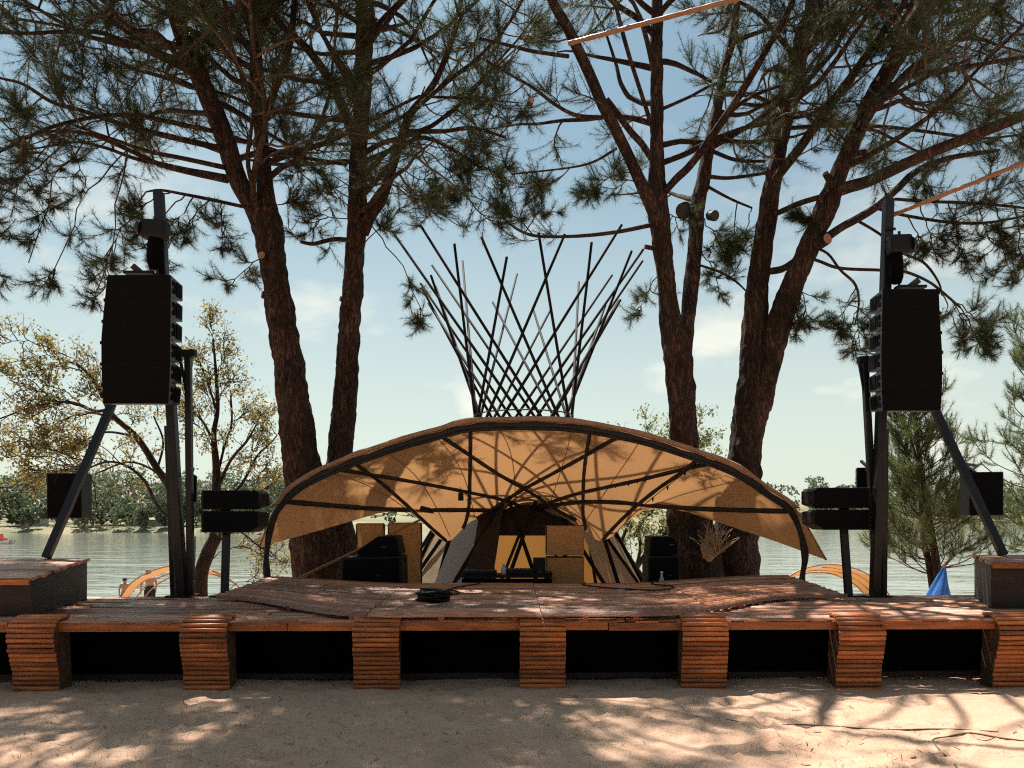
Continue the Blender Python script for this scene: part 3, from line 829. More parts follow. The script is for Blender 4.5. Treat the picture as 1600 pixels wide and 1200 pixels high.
def speaker_tower(side, label, mast, brace, cross):
    a, b = mast
    t = thing('speaker_tower', (a.x, a.y, ZD), label, 'tower', 'steel loudspeaker towers')
    m = MB(); m.bar(a, b, 0.10, 0.12, (0, 1, 0)); m.build('mast', M['steel'], t, bevel=0.008)
    # second, outer channel of the mast, up to the array
    c = a + Vector((0.12 * side, 0.05, 0)); d = a.lerp(b, 0.42) + Vector((0.075 * side, 0.05, 0))
    m = MB(); m.bar(c, d, 0.055, 0.1, (0, 1, 0)); m.build('mast_channel', M['steel'], t)
    m = MB(); m.bar(brace[0], brace[1], 0.085, 0.08, (0, 1, 0)); m.build('brace_leg', M['steel'], t, bevel=0.006)
    m = MB(); m.bar(cross[0], cross[1], 0.07, 0.09, (0, 1, 0)); m.build('tilted_beam', M['steel'], t)
    m = MB(); m.bar(brace[1], a.lerp(b, 0.52), 0.08, 0.08, (0, 1, 0)); m.build('tie_beam', M['steel'], t)
    m = MB(); m.box((a.x, a.y, ZD + 0.012), (0.3, 0.3, 0.016)); m.build('foot_plate', M['steel'], t)
    for k in range(3):
        q = a.lerp(b, 0.86 + 0.03 * k); m = MB(); m.box(q + Vector((0, -0.075, 0)), (0.13, 0.012, 0.03)); m.build('clamp', M['black'], t)
    return t
TY = 9.32
ta, tb = P(285, 931, TY), P(248, 300, TY + 0.05); ta.z = ZD + 0.006
speaker_tower(-1, 'steel tower with slanted leg carrying the left hanging loudspeaker column', (ta, tb), (P(72, 872, 8.9), P(183, 612, 9.5)), (P(207, 415, 9.35), P(250, 452, 9.5)))
ua, ub = P(1367, 926, TY), P(1388, 312, TY + 0.05); ua.z = ZD + 0.006
speaker_tower(1, 'steel tower with slanted leg carrying the right hanging loudspeaker column', (ua, ub), (P(1568, 868, 8.95), P(1452, 622, 9.5)), (P(1436, 437, 9.35), P(1395, 468, 9.5)))

def line_array(label, outline, inner_px, side, Y, nbox=6):
    """outline: per cabinet joint (outer x, inner x, y) in photo pixels, top to bottom; the flanks recede towards the mast"""
    t = thing('line_array', P((outline[0][0] + outline[0][1]) / 2, outline[-1][2], Y), label, 'loudspeaker', 'hanging loudspeaker columns')
    for k in range(nbox):
        f0 = k / nbox; f1 = (k + 0.995) / nbox
        def at(f):
            s = f * (len(outline) - 1); i = min(int(s), len(outline) - 2); q = s - i
            return [outline[i][j] * (1 - q) + outline[i + 1][j] * q for j in range(3)]
        o0, i0, y0 = at(f0); o1, i1, y1 = at(f1)
        tilt = 0.10 * (f0 - 0.45)
        A, B = P(o0, y0, Y + tilt), P(i0, y0, Y + tilt); Cc, D = P(i1, y1, Y + tilt + 0.01), P(o1, y1, Y + tilt + 0.01)
        h = (y1 - y0)
        dep = 0.32
        sk = -0.05 * side                           # the cabinet's flank is seen from the stage side
        def back(p, up):
            return Vector((p.x * 1.0 + 0.13 * (-side) * 1.0 * (1 if (p - A).length > 0.3 or True else 0), p.y + dep, p.z + up))
        w = B - A
        m = MB()
        front = [A, B, Cc, D]
        bk = [A + Vector((0, dep, -0.03)), B + Vector((0, dep, -0.03)), Cc + Vector((0, dep, 0.03)), D + Vector((0, dep, 0.03))]
        m.add(front + bk, [(0, 1, 2, 3), (7, 6, 5, 4), (0, 4, 5, 1), (1, 5, 6, 2), (2, 6, 7, 3), (3, 7, 4, 0)])
        cab = m.build('cabinet', M['handle'], t)
        g = MB(); e = Vector((0, -0.012, 0))
        ctr = (A + B + Cc + D) / 4
        q = [ctr + (p - ctr) * 0.998 + e for p in front]
        q2 = [ctr + (p - ctr) * 0.998 + Vector((0, -0.001, 0)) for p in front]
        g.add(q + q2, [(0, 1, 2, 3), (7, 6, 5, 4), (0, 4, 5, 1), (1, 5, 6, 2), (2, 6, 7, 3), (3, 7, 4, 0)])
        g.build('grille', M['grille'], cab)
        # flank plates and grips on the inner side
        IN = (B, Cc, bk[1], bk[2]) if side < 0 else (A, D, bk[0], bk[3])
        def flank(u, v, off=0.004):
            p = (IN[0].lerp(IN[2], u)).lerp(IN[1].lerp(IN[3], u), v)
            nrm = (IN[2] - IN[0]).cross(IN[1] - IN[0]).normalized()
            if nrm.x * side > 0: nrm = -nrm
            return p + nrm * off
        for (u0, u1, v0, v1) in ((0.45, 0.86, 0.12, 0.88), (0.14, 0.22, 0.18, 0.42), (0.14, 0.22, 0.58, 0.82), (0.28, 0.34, 0.2, 0.8)):
            gm = MB(); gm.hexa([flank(u0, v0, 0.001), flank(u1, v0, 0.001), flank(u1, v1, 0.001), flank(u0, v1, 0.001)], [flank(u0, v0, 0.012), flank(u1, v0, 0.012), flank(u1, v1, 0.012), flank(u0, v1, 0.012)])
            gm.build('grip_plate', M['grille'], cab)
        for v in (0.15,):
            gm = MB(); gm.box((A.lerp(D, v) if side < 0 else B.lerp(Cc, v)) + Vector((side * 0.01, 0.03, 0)), (0.03, 0.05, 0.035)); gm.build('link_pin', M['black'], cab)
    m = MB(); m.box((P((outline[0][0] + outline[0][1]) / 2, outline[0][2] - 3, Y + 0.25)), (0.34, 0.12, 0.03)); m.build('fly_frame', M['black'], t)
    return t
line_array('tall black hanging loudspeaker column on the left tower', [(169, 267, 430), (163, 267, 480), (159, 266, 530), (159, 266, 580), (162, 263, 631)], 0, -1, 9.0)
line_array('tall black hanging loudspeaker column on the right tower', [(1379, 1466, 452), (1378, 1468, 500), (1377, 1471, 545), (1377, 1472, 595), (1379, 1469, 642)][:5], 0, 1, 9.0)

def hoist(label, body_a, body_b, bag_top, bag_bot, w, lens):
    t = thing('chain_hoist', (bag_bot.x, bag_bot.y, bag_bot.z), label, 'hoist', 'chain hoists on the towers')
    m = MB(); m.bar(body_a, body_b, 0.16, 0.22, (0, 0, 1)); m.build('motor', M['black'], t, bevel=0.03)
    m = MB(); m.tube([body_a.lerp(body_b, 0.02) + Vector((0, -0.02, 0)), body_a.lerp(body_b, -0.18) + Vector((0, -0.02, 0.01))], [0.095, 0.06], 12); m.build('motor_cap', M['black'], t)
    m = MB(); mid = bag_top.lerp(bag_bot, 0.5)
    m.lathe((bag_bot.x, bag_bot.y, bag_bot.z), [(w * 0.7, 0), (w, 0.08), (w * 0.98, (bag_top.z - bag_bot.z) * 0.7), (w * 0.8, bag_top.z - bag_bot.z)], 14); m.build('chain_bag', M['blackcloth'], t, smooth=True)
    m = MB(); m.tube([bag_bot + Vector((0.04, 0, 0.05)), bag_bot + Vector((0.02, 0, -0.06)), bag_bot + Vector((0.05, 0, -0.12))], 0.014, 6); m.build('hook', M['steel'], t)
    m = MB(); m.tube([body_a.lerp(body_b, 0.5) + Vector((0, 0, 0.08)), body_a.lerp(body_b, 0.5) + Vector((0, 0, 0.16))], 0.018, 6); m.build('eye_bolt', M['steel'], t)
    return t
hoist('black chain hoist and bag beside the left mast', P(222, 358, 9.2), P(262, 361, 9.2), P(242, 372, 9.2), P(242, 420, 9.2), 0.09, 0)
hoist('black chain hoist and bag beside the right mast', P(1422, 382, 9.2), P(1388, 383, 9.2), P(1401, 396, 9.2), P(1401, 443, 9.2), 0.075, 0)

def t_post(label, base, top, bar_a, bar_b):
    t = thing('tee_post', base, label, 'post', 'posts with short crossbars')
    m = MB(); m.bar(base, top, 0.075, 0.075, (0, 1, 0)); m.build('upright', M['steel'], t, bevel=0.006)
    m = MB(); m.bar(bar_a, bar_b, 0.08, 0.085, (0, 0, 1)); m.build('crossbar', M['black'], t)
    m = MB(); m.bar(base.lerp(top, 0.8), top + Vector(((bar_a.x - top.x) * 0.8, 0, -0.02)), 0.03, 0.03); m.build('strut', M['black'], t)
    return t
lb = P(298, 932, 9.38); lb.z = ZD
t_post('slim dark post with short crossbar beside the left tower', lb, P(294, 553, 9.38), P(277, 553, 9.38), P(306, 552, 9.38))
rb = P(1371, 926, 9.45); rb.z = ZD
t_post('slim dark post with short crossbar beside the right tower', rb, P(1351, 566, 9.45), P(1341, 563, 9.45), P(1366, 562, 9.45))

def double_speaker(label, plabel, px0, px1, y0, ym, y1, Y, pole_x, pole_bx, cham):
    """two stacked boxes facing the dance floor with chamfered stage-side edges"""
    zb = ZD
    base = P(pole_bx, 930, Y); base.z = zb
    p = thing('speaker_stand', base, plabel, 'stand', 'steel stands of the stacked loudspeakers')
    m = MB(); m.bar(base, P(pole_x, y1 - 6, Y + 0.15), 0.085, 0.07, (0, 1, 0)); m.build('upright', M['steel'], p, bevel=0.006)
    m = MB(); m.box(base + Vector((0, 0, 0.008)), (0.3, 0.25, 0.014)); m.build('foot_plate', M['steel'], p)
    t = thing('speaker_pair', P((px0 + px1) / 2, y1, Y), label, 'loudspeaker', 'stacked black loudspeaker pairs')
    for (a, b, fl) in ((y0, ym - 1.5, 0), (ym + 1.5, y1, 1)):
        if cham > 0:   # chamfer on the right
            pts = [P(px0, a, Y), P(px0, b, Y), P(px1 - (12 if fl else 4), b, Y), P(px1, b - (8 if fl else 0), Y), P(px1 - (0 if fl else 0), a + (0 if fl else 5), Y), P(px1 - (3 if not fl else 0), a, Y)]
            if not fl: pts = [P(px0, a, Y), P(px0, b, Y), P(px1 - 16, b, Y), P(px1, b - 6, Y), P(px1, a + 5, Y), P(px1 - 6, a, Y)]
            else: pts = [P(px0, a, Y), P(px0, b, Y), P(px1 - 16, b, Y), P(px1 - 2, b - 9, Y), P(px1 - 1, a + 2, Y), P(px1 - 16, a, Y)]
        else:
            if not fl: pts = [P(px1, a, Y), P(px0 + 8, a, Y), P(px0, a + 5, Y), P(px0, b - 6, Y), P(px0 + 18, b, Y), P(px1, b, Y)]
            else: pts = [P(px1, a, Y), P(px0 + 16, a, Y), P(px0 + 1, a + 3, Y), P(px0 + 1, b - 10, Y), P(px0 + 18, b, Y), P(px1, b, Y)]
        m = MB(); px_quad(m, pts, 0.38)
        c = m.build('cabinet', M['black'], t, bevel=0.008)
        g = MB(); cx = sum(pts, Vector()) / len(pts)
        q = [cx + (s - cx) * 0.93 + Vector((0, -0.008, 0)) for s in pts]; px_quad(g, q, 0.006); g.build('grille', M['grille'], c)
    m = MB(); m.box(P(pole_x, (y0 + y1) / 2, Y + 0.42), (0.12, 0.06, 0.4)); m.build('bracket', M['steel'], t)
    return t
double_speaker('two stacked black loudspeakers on a pole right of the left tower', 'slim dark steel stand under the left stacked loudspeakers', 314, 406, 766, 797, 832, 9.35, 354, 351, 1)
double_speaker('two stacked black loudspeakers on a pole left of the right tower', 'slim dark steel stand under the right stacked loudspeakers', 1270, 1360, 762, 795, 828, 9.4, 1318, 1326, -1)

def small_speaker(label, c, w, h, d, rot, arm=None, dot=False):
    t = thing('small_speaker', c - Vector((0, 0, h / 2)), label, 'loudspeaker', 'small black side loudspeakers')
    Rm = Matrix.Rotation(rot, 3, 'Z')
    m = MB(); m.box(c, (w, d, h), Rm); cab = m.build('cabinet', M['black'], t, bevel=0.01)
    m = MB(); m.box(c + Rm @ Vector((0, -d / 2 - 0.006, 0)), (w * 0.92, 0.01, h * 0.94), Rm); m.build('grille', M['grille'], t)
    if arm is not None:
        m = MB(); m.bar(c + Vector((0, d * 0.3, h / 2 - 0.02)), arm, 0.04, 0.035); m.build('bracket', M['black'], t)
        m = MB(); q = c + Vector((0, d * 0.3, h / 2 + 0.09)); m.bar(q, Vector((arm.x, arm.y, arm.z)) , 0.03, 0.03); m.build('bracket_arm', M['black'], t)
    if dot:
        m = MB(); q = c + Rm @ Vector((-0.06, -d / 2 - 0.013, -0.13)); m.tube([q, q - Rm @ Vector((0, 0.008, 0))], 0.022, 12); m.build('red_dot', M['pink'], t)
    return t
small_speaker('small black loudspeaker bracketed to the slanted leg of the left tower', P(109, 775, 9.65), 0.41, 0.56, 0.3, R(6), P(131, 728, 9.45))
small_speaker('small black loudspeaker with red dot on the leg of the right tower', P(1533, 772, 9.65), 0.39, 0.54, 0.3, R(-9), P(1503, 724, 9.45), True)
small_speaker('little black loudspeaker behind the post of the left tower', P(299, 764, 9.7), 0.13, 0.34, 0.2, R(20), P(299, 741, 9.5))
small_speaker('little grey-lit loudspeaker behind the post of the right tower', P(1349, 752, 9.75), 0.17, 0.34, 0.2, R(-20), P(1362, 735, 9.5))

# hanging cables on the towers
def cable(name, label, pts, r, mat='black', group=None):
    pp = [Vector(q) for q in smooth_path([tuple(p) for p in pts], 7)]
    o = MB(); org = pp[0].copy()
    o.tube(pp, r, 6); b = o.build(name, M[mat], origin=org, smooth=True)
    return tag(b, label, 'cable', group)
cable('hanging_cable', 'thin black cable drooping beside the small left tower loudspeaker', [P(137, 741, 9.2), P(147, 757, 9.2), P(149, 775, 9.2), P(151, 793, 9.2)], 0.006)
cable('hanging_cable', 'black cable running from the right tower towards the right edge', [P(1533, 724, 9.3), P(1560, 745, 9.6), P(1600, 762, 10), P(1650, 765, 10.5)], 0.007)
cable('guy_wire', 'thin wire stretched over the small loudspeaker of the left tower', [P(133, 728, 9.3), P(104, 730, 9.3), P(92, 742, 9.3), P(86, 752, 9.25)], 0.006)
cable('sand_line', 'thin brown line snaking across the sunlit sand', [(lambda q: (q.x, q.y, gz1(q.x, q.y) + 0.001))(PW(x, y, 0)) for x, y in ((1085, 1124), (1140, 1128), (1190, 1131), (1240, 1134), (1300, 1136), (1350, 1139), (1400, 1141), (1450, 1140), (1500, 1141), (1560, 1146))], 0.007, 'dullbrown')  # thin brown tube following the sand surface
cable('sand_line', 'short brown line bending towards the lower right corner', [(lambda q: (q.x, q.y, gz1(q.x, q.y) + 0.001))(PW(x, y, 0)) for x, y in ((1600, 1162), (1560, 1157), (1515, 1150), (1480, 1153), (1458, 1156), (1468, 1172), (1485, 1186), (1497, 1204))], 0.007, 'dullbrown')

# ladder behind the left tower
lad = thing('ladder', P(285, 930, 9.85), 'pale thin metal ladder standing behind the left tower', 'ladder')
zl = gz1(P(285, 930, 9.85).x, 9.85)
la, lc = P(268, 930, 9.85), P(301, 930, 9.85); la.z = lc.z = zl
lat, lct = P(275, 825, 9.75), P(305, 838, 9.75)
lad.location = (la.x, 9.85, zl)
for a, b in ((la, lat), (lc, lct)):
    m = MB(); m.tube([a, b], 0.011, 6); m.build('rail', M['alu'], lad)
for k in range(6):
    f = 0.1 + k * 0.16; m = MB(); m.tube([la.lerp(lat, f), lc.lerp(lct, f)], 0.008, 6); m.build('rung', M['alu'], lad)

# ------------------------------------------------------------------ things under the canopy
def wedge(name, label, outline, Y, dep, grp=None, mat='black'):
    zb = min(P(q[0], q[1], Y).z for q in outline); xs_ = [P(q[0], q[1], Y).x for q in outline]
    t = thing(name, ((min(xs_) + max(xs_)) / 2, Y + dep / 2, zb), label, 'loudspeaker', grp)
    m = MB(); px_quad(m, [P(q[0], q[1], Y) for q in outline], dep); c = m.build('cabinet', M[mat], t, bevel=0.012)
    cx = sum((P(q[0], q[1], Y) for q in outline), Vector()) / len(outline)
    g = MB(); px_quad(g, [cx + (P(q[0], q[1], Y) - cx) * 0.9 + Vector((0, -0.008, 0)) for q in outline], 0.006); g.build('grille', M['grille'], t)
    m = MB(); m.box(cx + Vector((0.08, -0.012, 0)), (0.06, 0.008, 0.012)); m.build('badge', M['handle'], t)
    return t
def zpx(z, Y): return HY + (EYE - z) * F / Y
zb = zpx(ZR + 0.003, 10.45)
wedge('monitor_speaker', 'big black monitor loudspeaker tilted on the left stack under the canopy', [(556, 862), (590, 838), (621, 837), (627, 866), (560, 871)], 10.55, 0.45, 'monitor loudspeakers under the canopy')
wedge('bass_speaker', 'broad black bass loudspeaker at the bottom of the left stack', [(533, 872), (628, 869), (629, zb), (533, zb)], 10.45, 0.55, 'bass loudspeakers under the canopy')
wedge('monitor_speaker', 'black monitor loudspeaker on top of the right stack under the canopy', [(1016, 838), (1050, 838), (1060, 846), (1060, 867), (1014, 867)], 10.6, 0.42, 'monitor loudspeakers under the canopy')
wedge('bass_speaker', 'black bass loudspeaker at the bottom of the right stack', [(1013, 869), (1062, 869), (1062, zb), (1013, zb)], 10.45, 0.5, 'bass loudspeakers under the canopy')

def screen(label, x0, x1, y0, y1, Y, tilt=0.0):
    a, b = P(x0, y1, Y), P(x1, y1, Y); a.z = b.z = ZR + 0.002
    c, d = P(x1 + tilt, y0, Y + 0.08), P(x0 + tilt, y0, Y + 0.08)
    t = thing('reed_screen', (a + b) / 2, label, 'screen', 'tan screens behind the left stack')
    rows = [[a.lerp(b, i / 8).lerp(d.lerp(c, i / 8), j / 10) + Vector((0, 0.012 * math.sin(i * 2.1 + j), 0)) for i in range(9)] for j in range(11)]
    m = MB(); m.grid(rows); m.build('reed_cloth', M['tancloth'], t, smooth=True)
    for e, f in ((a, d), (b, c)):
        m = MB(); m.bar(e + Vector((0, 0.02, 0)), f + Vector((0, 0.02, 0)), 0.025, 0.03, (0, 1, 0)); m.build('side_lath', M['darkwood'], t)
    m = MB(); m.bar(d + Vector((0, 0.02, 0)), c + Vector((0, 0.02, 0)), 0.02, 0.03); m.build('top_lath', M['bamboo'], t)
    return t
screen('tan reed screen beside the left pine trunk', 557, 600, 819, 905, 11.15)
screen('taller tan reed screen left of the tower opening', 607, 658, 818, 908, 11.05, 0)
pole = MB(); pa, pb = P(462, 906, 10.35), P(657, 812, 11.0); pole.tube([pa, pa.lerp(pb, 0.5), pb], [0.02, 0.019, 0.016], 8)
tag(pole.build('bamboo_pole', M['bamboo'], origin=pa, smooth=True), 'thin bamboo pole slanting up past the left monitor stack', 'pole')

# stacked boards right of the opening
for k, (y0, y1, lb_) in enumerate(((821, 868, 'upper plain tan cabinet of the pair beside the tower opening'), (871, 905, 'lower plain tan cabinet of the pair beside the tower opening'))):
    Y = 11.0
    a, b = P(854, y1, Y), P(913, y0, Y)
    if k == 1: a.z = ZR + 0.001
    t = thing('tan_cabinet', ((a.x + b.x) / 2, Y + 0.2, a.z), lb_, 'cabinet', 'stacked tan cabinets')
    m = MB(); m.box(((a.x + b.x) / 2, Y + 0.21, (a.z + b.z) / 2), (b.x - a.x, 0.36, b.z - a.z)); m.build('body', M['darkwood'], t)
    m = MB(); m.box(((a.x + b.x) / 2, Y + 0.012, (a.z + b.z) / 2), (b.x - a.x - 0.012, 0.03, b.z - a.z - 0.012)); m.build('front_panel', M['board'], t, bevel=0.004)
m = MB(); 

# DJ table and gear
ztab = P(800, 897, 10.75).z
tb_ = thing('dj_table', (P(790, 905, 10.75).x, 10.8, ZR), 'low black equipment table in front of the tower opening', 'table')
a, b = P(722, 900, 10.6), P(862, 900, 10.6)
m = MB(); m.box(((a.x + b.x) / 2, 10.8, ztab - 0.02), (b.x - a.x, 0.5, 0.035)); m.build('table_top', M['black'], tb_)
for sx in (a.x + 0.06, b.x - 0.06):
    for yy in (10.6, 11.0):
        m = MB(); m.box((sx, yy, (ZR + ztab - 0.04) / 2), (0.05, 0.05, ztab - 0.04 - ZR)); m.build('leg', M['black'], tb_)
m = MB(); m.box(((a.x + b.x) / 2, 10.545, (ZR + ztab) / 2 - 0.02), (b.x - a.x, 0.006, ztab - ZR - 0.05)); m.build('front_cloth', M['blackcloth'], tb_)
def gear(name, label, x0, x1, y0, cat, mat='black', knobs=0, dep=0.3):
    a, b = P(x0, y0, 10.75), P(x1, y0, 10.75)
    t = thing(name, ((a.x + b.x) / 2, 10.75, ztab), label, cat)
    h = a.z - ztab
    m = MB(); m.box(((a.x + b.x) / 2, 10.75, ztab + h / 2), (b.x - a.x, dep, h)); m.build('case', M[mat], t, bevel=0.008)
    for k in range(knobs):
        m = MB(); x = a.x + (b.x - a.x) * (k + 0.6) / (knobs + 0.2); m.lathe((x, 10.64, ztab + h), [(0.014, 0), (0.014, 0.018), (0.010, 0.022)], 8); m.build('knob', M['handle'], t)
    return t
gear('mixer', 'flat black mixing desk with small knobs on the equipment table', 790, 832, 889, 'mixer', knobs=6)
gear('player', 'squat black player at the right end of the equipment table', 836, 862, 893, 'player', knobs=2)
gear('monitor_screen', 'upright small black screen right of the mixing desk', 833, 852, 871, 'screen', dep=0.05)
gear('amp_case', 'low black case at the left end of the equipment table', 724, 776, 891, 'case', knobs=3)
def bottle(label, px, ytop, Y, zb):
    t = thing('bottle', (P(px, 900, Y).x, Y, zb), label, 'bottle', 'small bottles under the canopy')
    h = P(px, ytop, Y).z - zb
    m = MB(); m.lathe((P(px, 900, Y).x, Y, zb), [(0.034, 0), (0.036, 0.02), (0.036, h * 0.6), (0.016, h * 0.82), (0.015, h * 0.93)], 12); m.build('body', M['glass'], t, smooth=True)
    m = MB(); m.lathe((P(px, 900, Y).x, Y, zb + h * 0.93), [(0.018, 0), (0.018, h * 0.07)], 10); m.build('cap', M['white'], t)
bottle('clear bottle on the equipment table left of the mixing desk', 787, 880, 10.62, ztab)
bottle('clear bottle standing before the right bass loudspeaker', 1034, 893, 10.3, ZR)

# coil of black cable on the platform
cc = plat_pt(P(678, 934, 7.9).x, 0.30); cc.z += 0.014
coil = thing('cable_coil', cc, 'messy coil of black cable lying on the platform', 'cable coil')
random.seed(5)
pts = []
for i in range(260):
    a = i * 0.27; r = 0.115 + 0.03 * math.sin(i * 0.13) + 0.012 * math.sin(i * 0.71)
    pts.append(cc + Vector((math.cos(a) * r * 1.25, math.sin(a) * r * 0.95, 0.015 + 0.10 * (i / 260) ** 0.8 + 0.012 * math.sin(i * 0.5))))
m = MB(); m.tube(pts, 0.012, 5); m.build('coil', M['black'], coil, smooth=True)
m = MB()
for j in range(5):
    rr = [0.12, 0.115, 0.095, 0.06, 0.02][j]; 
m.lathe(cc, [(0.13, 0.004), (0.135, 0.03), (0.11, 0.075), (0.06, 0.1), (0.02, 0.105)], 18); m.build('core', M['blackcloth'], coil, smooth=True)

# small lantern and clamp lamp hanging from the ribs
lp = on_shell(720, 765, 0.08)
lan = thing('lantern', lp - Vector((0, 0, 0.18)), 'small black lantern hanging left under the canopy ribs', 'lantern')
m = MB(); m.lathe(lp - Vector((0, 0, 0.17)), [(0.04, 0), (0.045, 0.01), (0.04, 0.09), (0.05, 0.1), (0.02, 0.13)], 8); m.build('body', M['black'], lan)
m = MB(); m.tube([lp - Vector((0, 0, 0.05)), lp + Vector((0, 0, 0.04))], 0.005, 5); m.build('wire', M['black'], lan)
lq = on_shell(668, 797, 0.09)
if lq is None: lq = P(668, 800, 11.3)
cl = thing('clamp_lamp', lq - Vector((0, 0, 0.05)), 'small dark clamp lamp fixed where the left ribs cross', 'lamp')
m = MB(); m.tube([lq + Vector((-0.10, -0.02, 0.02)), lq + Vector((0.10, -0.05, -0.02))], [0.05, 0.035], 10); m.build('head', M['black'], cl)
m = MB(); m.tube([lq + Vector((-0.22, 0, 0.02)), lq + Vector((-0.15, -0.03, -0.03)), lq + Vector((-0.08, -0.02, 0.01))], 0.012, 6); m.build('arm', M['bamboo'], cl)

# blue tarp by the young pine, bamboo battens overhead
bt = thing('blue_tarp', P(1460, 925, 12.6) - Vector((0, 0, 0.6)), 'bright blue cloth peaked like a tent below the young pine', 'tarp')
apx = P(1477, 880, 12.6); rows = []
base_c = P(1461, 930, 12.6); base_c.z = gz1(base_c.x, 12.6) + 0.02
for j in range(9):
    f = j / 8; row = []
    for i in range(41):
        a = 2 * math.pi * i / 40; rr = 0.28 * f ** (1.15 + 0.25 * math.sin(2 * a)) * (1 + 0.16 * math.sin(3 * a + f * 2) + 0.10 * math.sin(7 * a + 1.5 * f) * f)
        c = apx.lerp(base_c, f); row.append(c + Vector((math.cos(a) * rr, math.sin(a) * rr * 0.8, 0)))
    rows.append(row)
m = MB(); m.grid(rows); m.build('cloth', M['bluecloth'], bt, smooth=True)
m = MB(); m.tube([base_c, apx + Vector((0, 0, 0.01))], 0.012, 6); m.build('stake', M['bamboo'], bt)
def batten(label, a, b, r):
    m = MB(); n = 9; pts = [a.lerp(b, i / n) for i in range(n + 1)]
    pp = []; rr = []
    for i in range(n):
        pp += [a.lerp(b, (i + 0.02) / n), a.lerp(b, (i + 0.5) / n), a.lerp(b, (i + 0.96) / n)]; rr += [r * 1.12, r, r]
    m.tube(pp, rr, 8); return tag(m.build('bamboo_batten', M['bamboo'], origin=a, smooth=True), label, 'batten', 'bamboo battens up in the pines')
batten('orange bamboo batten crossing the pine limbs at the top middle', P(888, 68, 9.5), P(1175, -8, 8.6), 0.027)
batten('orange bamboo batten running from the right mast towards the right edge', P(1395, 336, 9.5), P(1640, 238, 8.6), 0.025)

# cables on the platform
def plat_cable(label, pts):
    pp = []
    for x, t in pts:
        q = plat_pt(x, t); pp.append((q.x, q.y, q.z + 0.024))
    cable('stage_cable', label, pp, 0.009, 'black', 'cables on the platform')
plat_cable('black cable running from the coil back to the equipment table', [(cc.x + 0.12, 0.32), (-0.75, 0.42), (-0.6, 0.55), (-0.72, 0.72), (-0.45, 0.9), (-0.4, 0.99)])
plat_cable('black cable wandering across the right half of the platform', [(1.9, 0.99), (1.75, 0.85), (1.95, 0.7), (1.7, 0.6), (1.2, 0.72), (0.9, 0.86), (0.95, 0.99)])
# ------------------------------------------------------------------ trees
def path_px(pts, Y0, Y1=None, n=6):
    """photo points (x, y, width) with the depth running from Y0 to Y1 -> world path and radii"""
    Y1 = Y0 if Y1 is None else Y1
    L = [0.0]
    for a, b in zip(pts, pts[1:]): L.append(L[-1] + math.hypot(b[0] - a[0], b[1] - a[1]))
    out = []
    for p, l in zip(pts, L):
        Y = Y0 + (Y1 - Y0) * l / max(L[-1], 1e-6)
        w = P(p[0], p[1], Y); out.append((w.x, w.y, w.z, p[2] / 2 / F * Y * 0.81))
    sp = smooth_path(out, n)
    return [np.array(s) for s in sp]

def bark_tube(path, sides=30, step=0.05, amp=0.02, seed=0, flare=False):
    """a trunk or limb with real bark relief"""
    p = np.array([q[:3] for q in path]); r = np.array([q[3] for q in path])
    d = np.concatenate([[0], np.cumsum(np.linalg.norm(np.diff(p, axis=0), axis=1))])
    n = max(3, int(d[-1] / step)); s = np.linspace(0, d[-1], n)
    c = np.stack([np.interp(s, d, p[:, k]) for k in range(3)], -1); rr = np.interp(s, d, r)
    fr = frames([tuple(q) for q in c])
    X = np.array([f[1] for f in fr]); Yv = np.array([f[2] for f in fr])
    a = np.linspace(0, 2 * math.pi, sides, endpoint=False)
    dirs = X[:, None, :] * np.cos(a)[None, :, None] + Yv[:, None, :] * np.sin(a)[None, :, None]
    base = c[:, None, :] + dirs * rr[:, None, None]
    q = base * np.array([8.0, 8.0, 2.2])
    rel = np.abs(fbm(q, 3, seed) - 0.45) * 2.2
    rel = np.clip(rel, 0, 1) + 0.5 * vnoise(base * np.array([24., 24., 9.]), seed + 9)
    low = vnoise(base * np.array([1.6, 1.6, 0.9]), seed + 3) - 0.5
    am = amp * np.clip(rr / 0.2, 0.25, 1.2)
    disp = (rel - rel.mean()) * am[:, None] + low * rr[:, None] * 0.16
    v = base + dirs * disp[:, :, None]
    idx = np.arange(n * sides).reshape(n, sides); nx = np.roll(idx, -1, axis=1)
    f = np.stack([idx[:-1], nx[:-1], nx[1:], idx[1:]], -1).reshape(-1, 4)
    return v.reshape(-1, 3), f

def join(parts):
    vs, fs, o = [], [], 0
    for v, f in parts:
        vs.append(v); fs.append(np.asarray(f) + o); o += len(v)
    return np.concatenate(vs), np.concatenate(fs)

def tubes_np(P_, Rr, sides=3):
    """many short paths at once: P_ (n,k,3), Rr (n,k)"""
    n, k, _ = P_.shape
    t = np.gradient(P_, axis=1); t /= np.linalg.norm(t, axis=2, keepdims=True) + 1e-9
    ref = np.where(np.abs(t[..., 2:3]) > 0.9, np.array([1., 0, 0]), np.array([0, 0, 1.]))
    x = np.cross(t, ref); x /= np.linalg.norm(x, axis=2, keepdims=True) + 1e-9
    y = np.cross(t, x)
    a = np.linspace(0, 2 * math.pi, sides, endpoint=False)
    v = P_[:, :, None, :] + (x[:, :, None, :] * np.cos(a)[None, None, :, None] + y[:, :, None, :] * np.sin(a)[None, None, :, None]) * Rr[:, :, None, None]
    idx = np.arange(n * k * sides).reshape(n, k, sides); nx = np.roll(idx, -1, axis=2)
    f = np.stack([idx[:, :-1], nx[:, :-1], nx[:, 1:], idx[:, 1:]], -1).reshape(-1, 4)
    return v.reshape(-1, 3), f

def unit(v):
    return v / (np.linalg.norm(v, axis=-1, keepdims=True) + 1e-9)

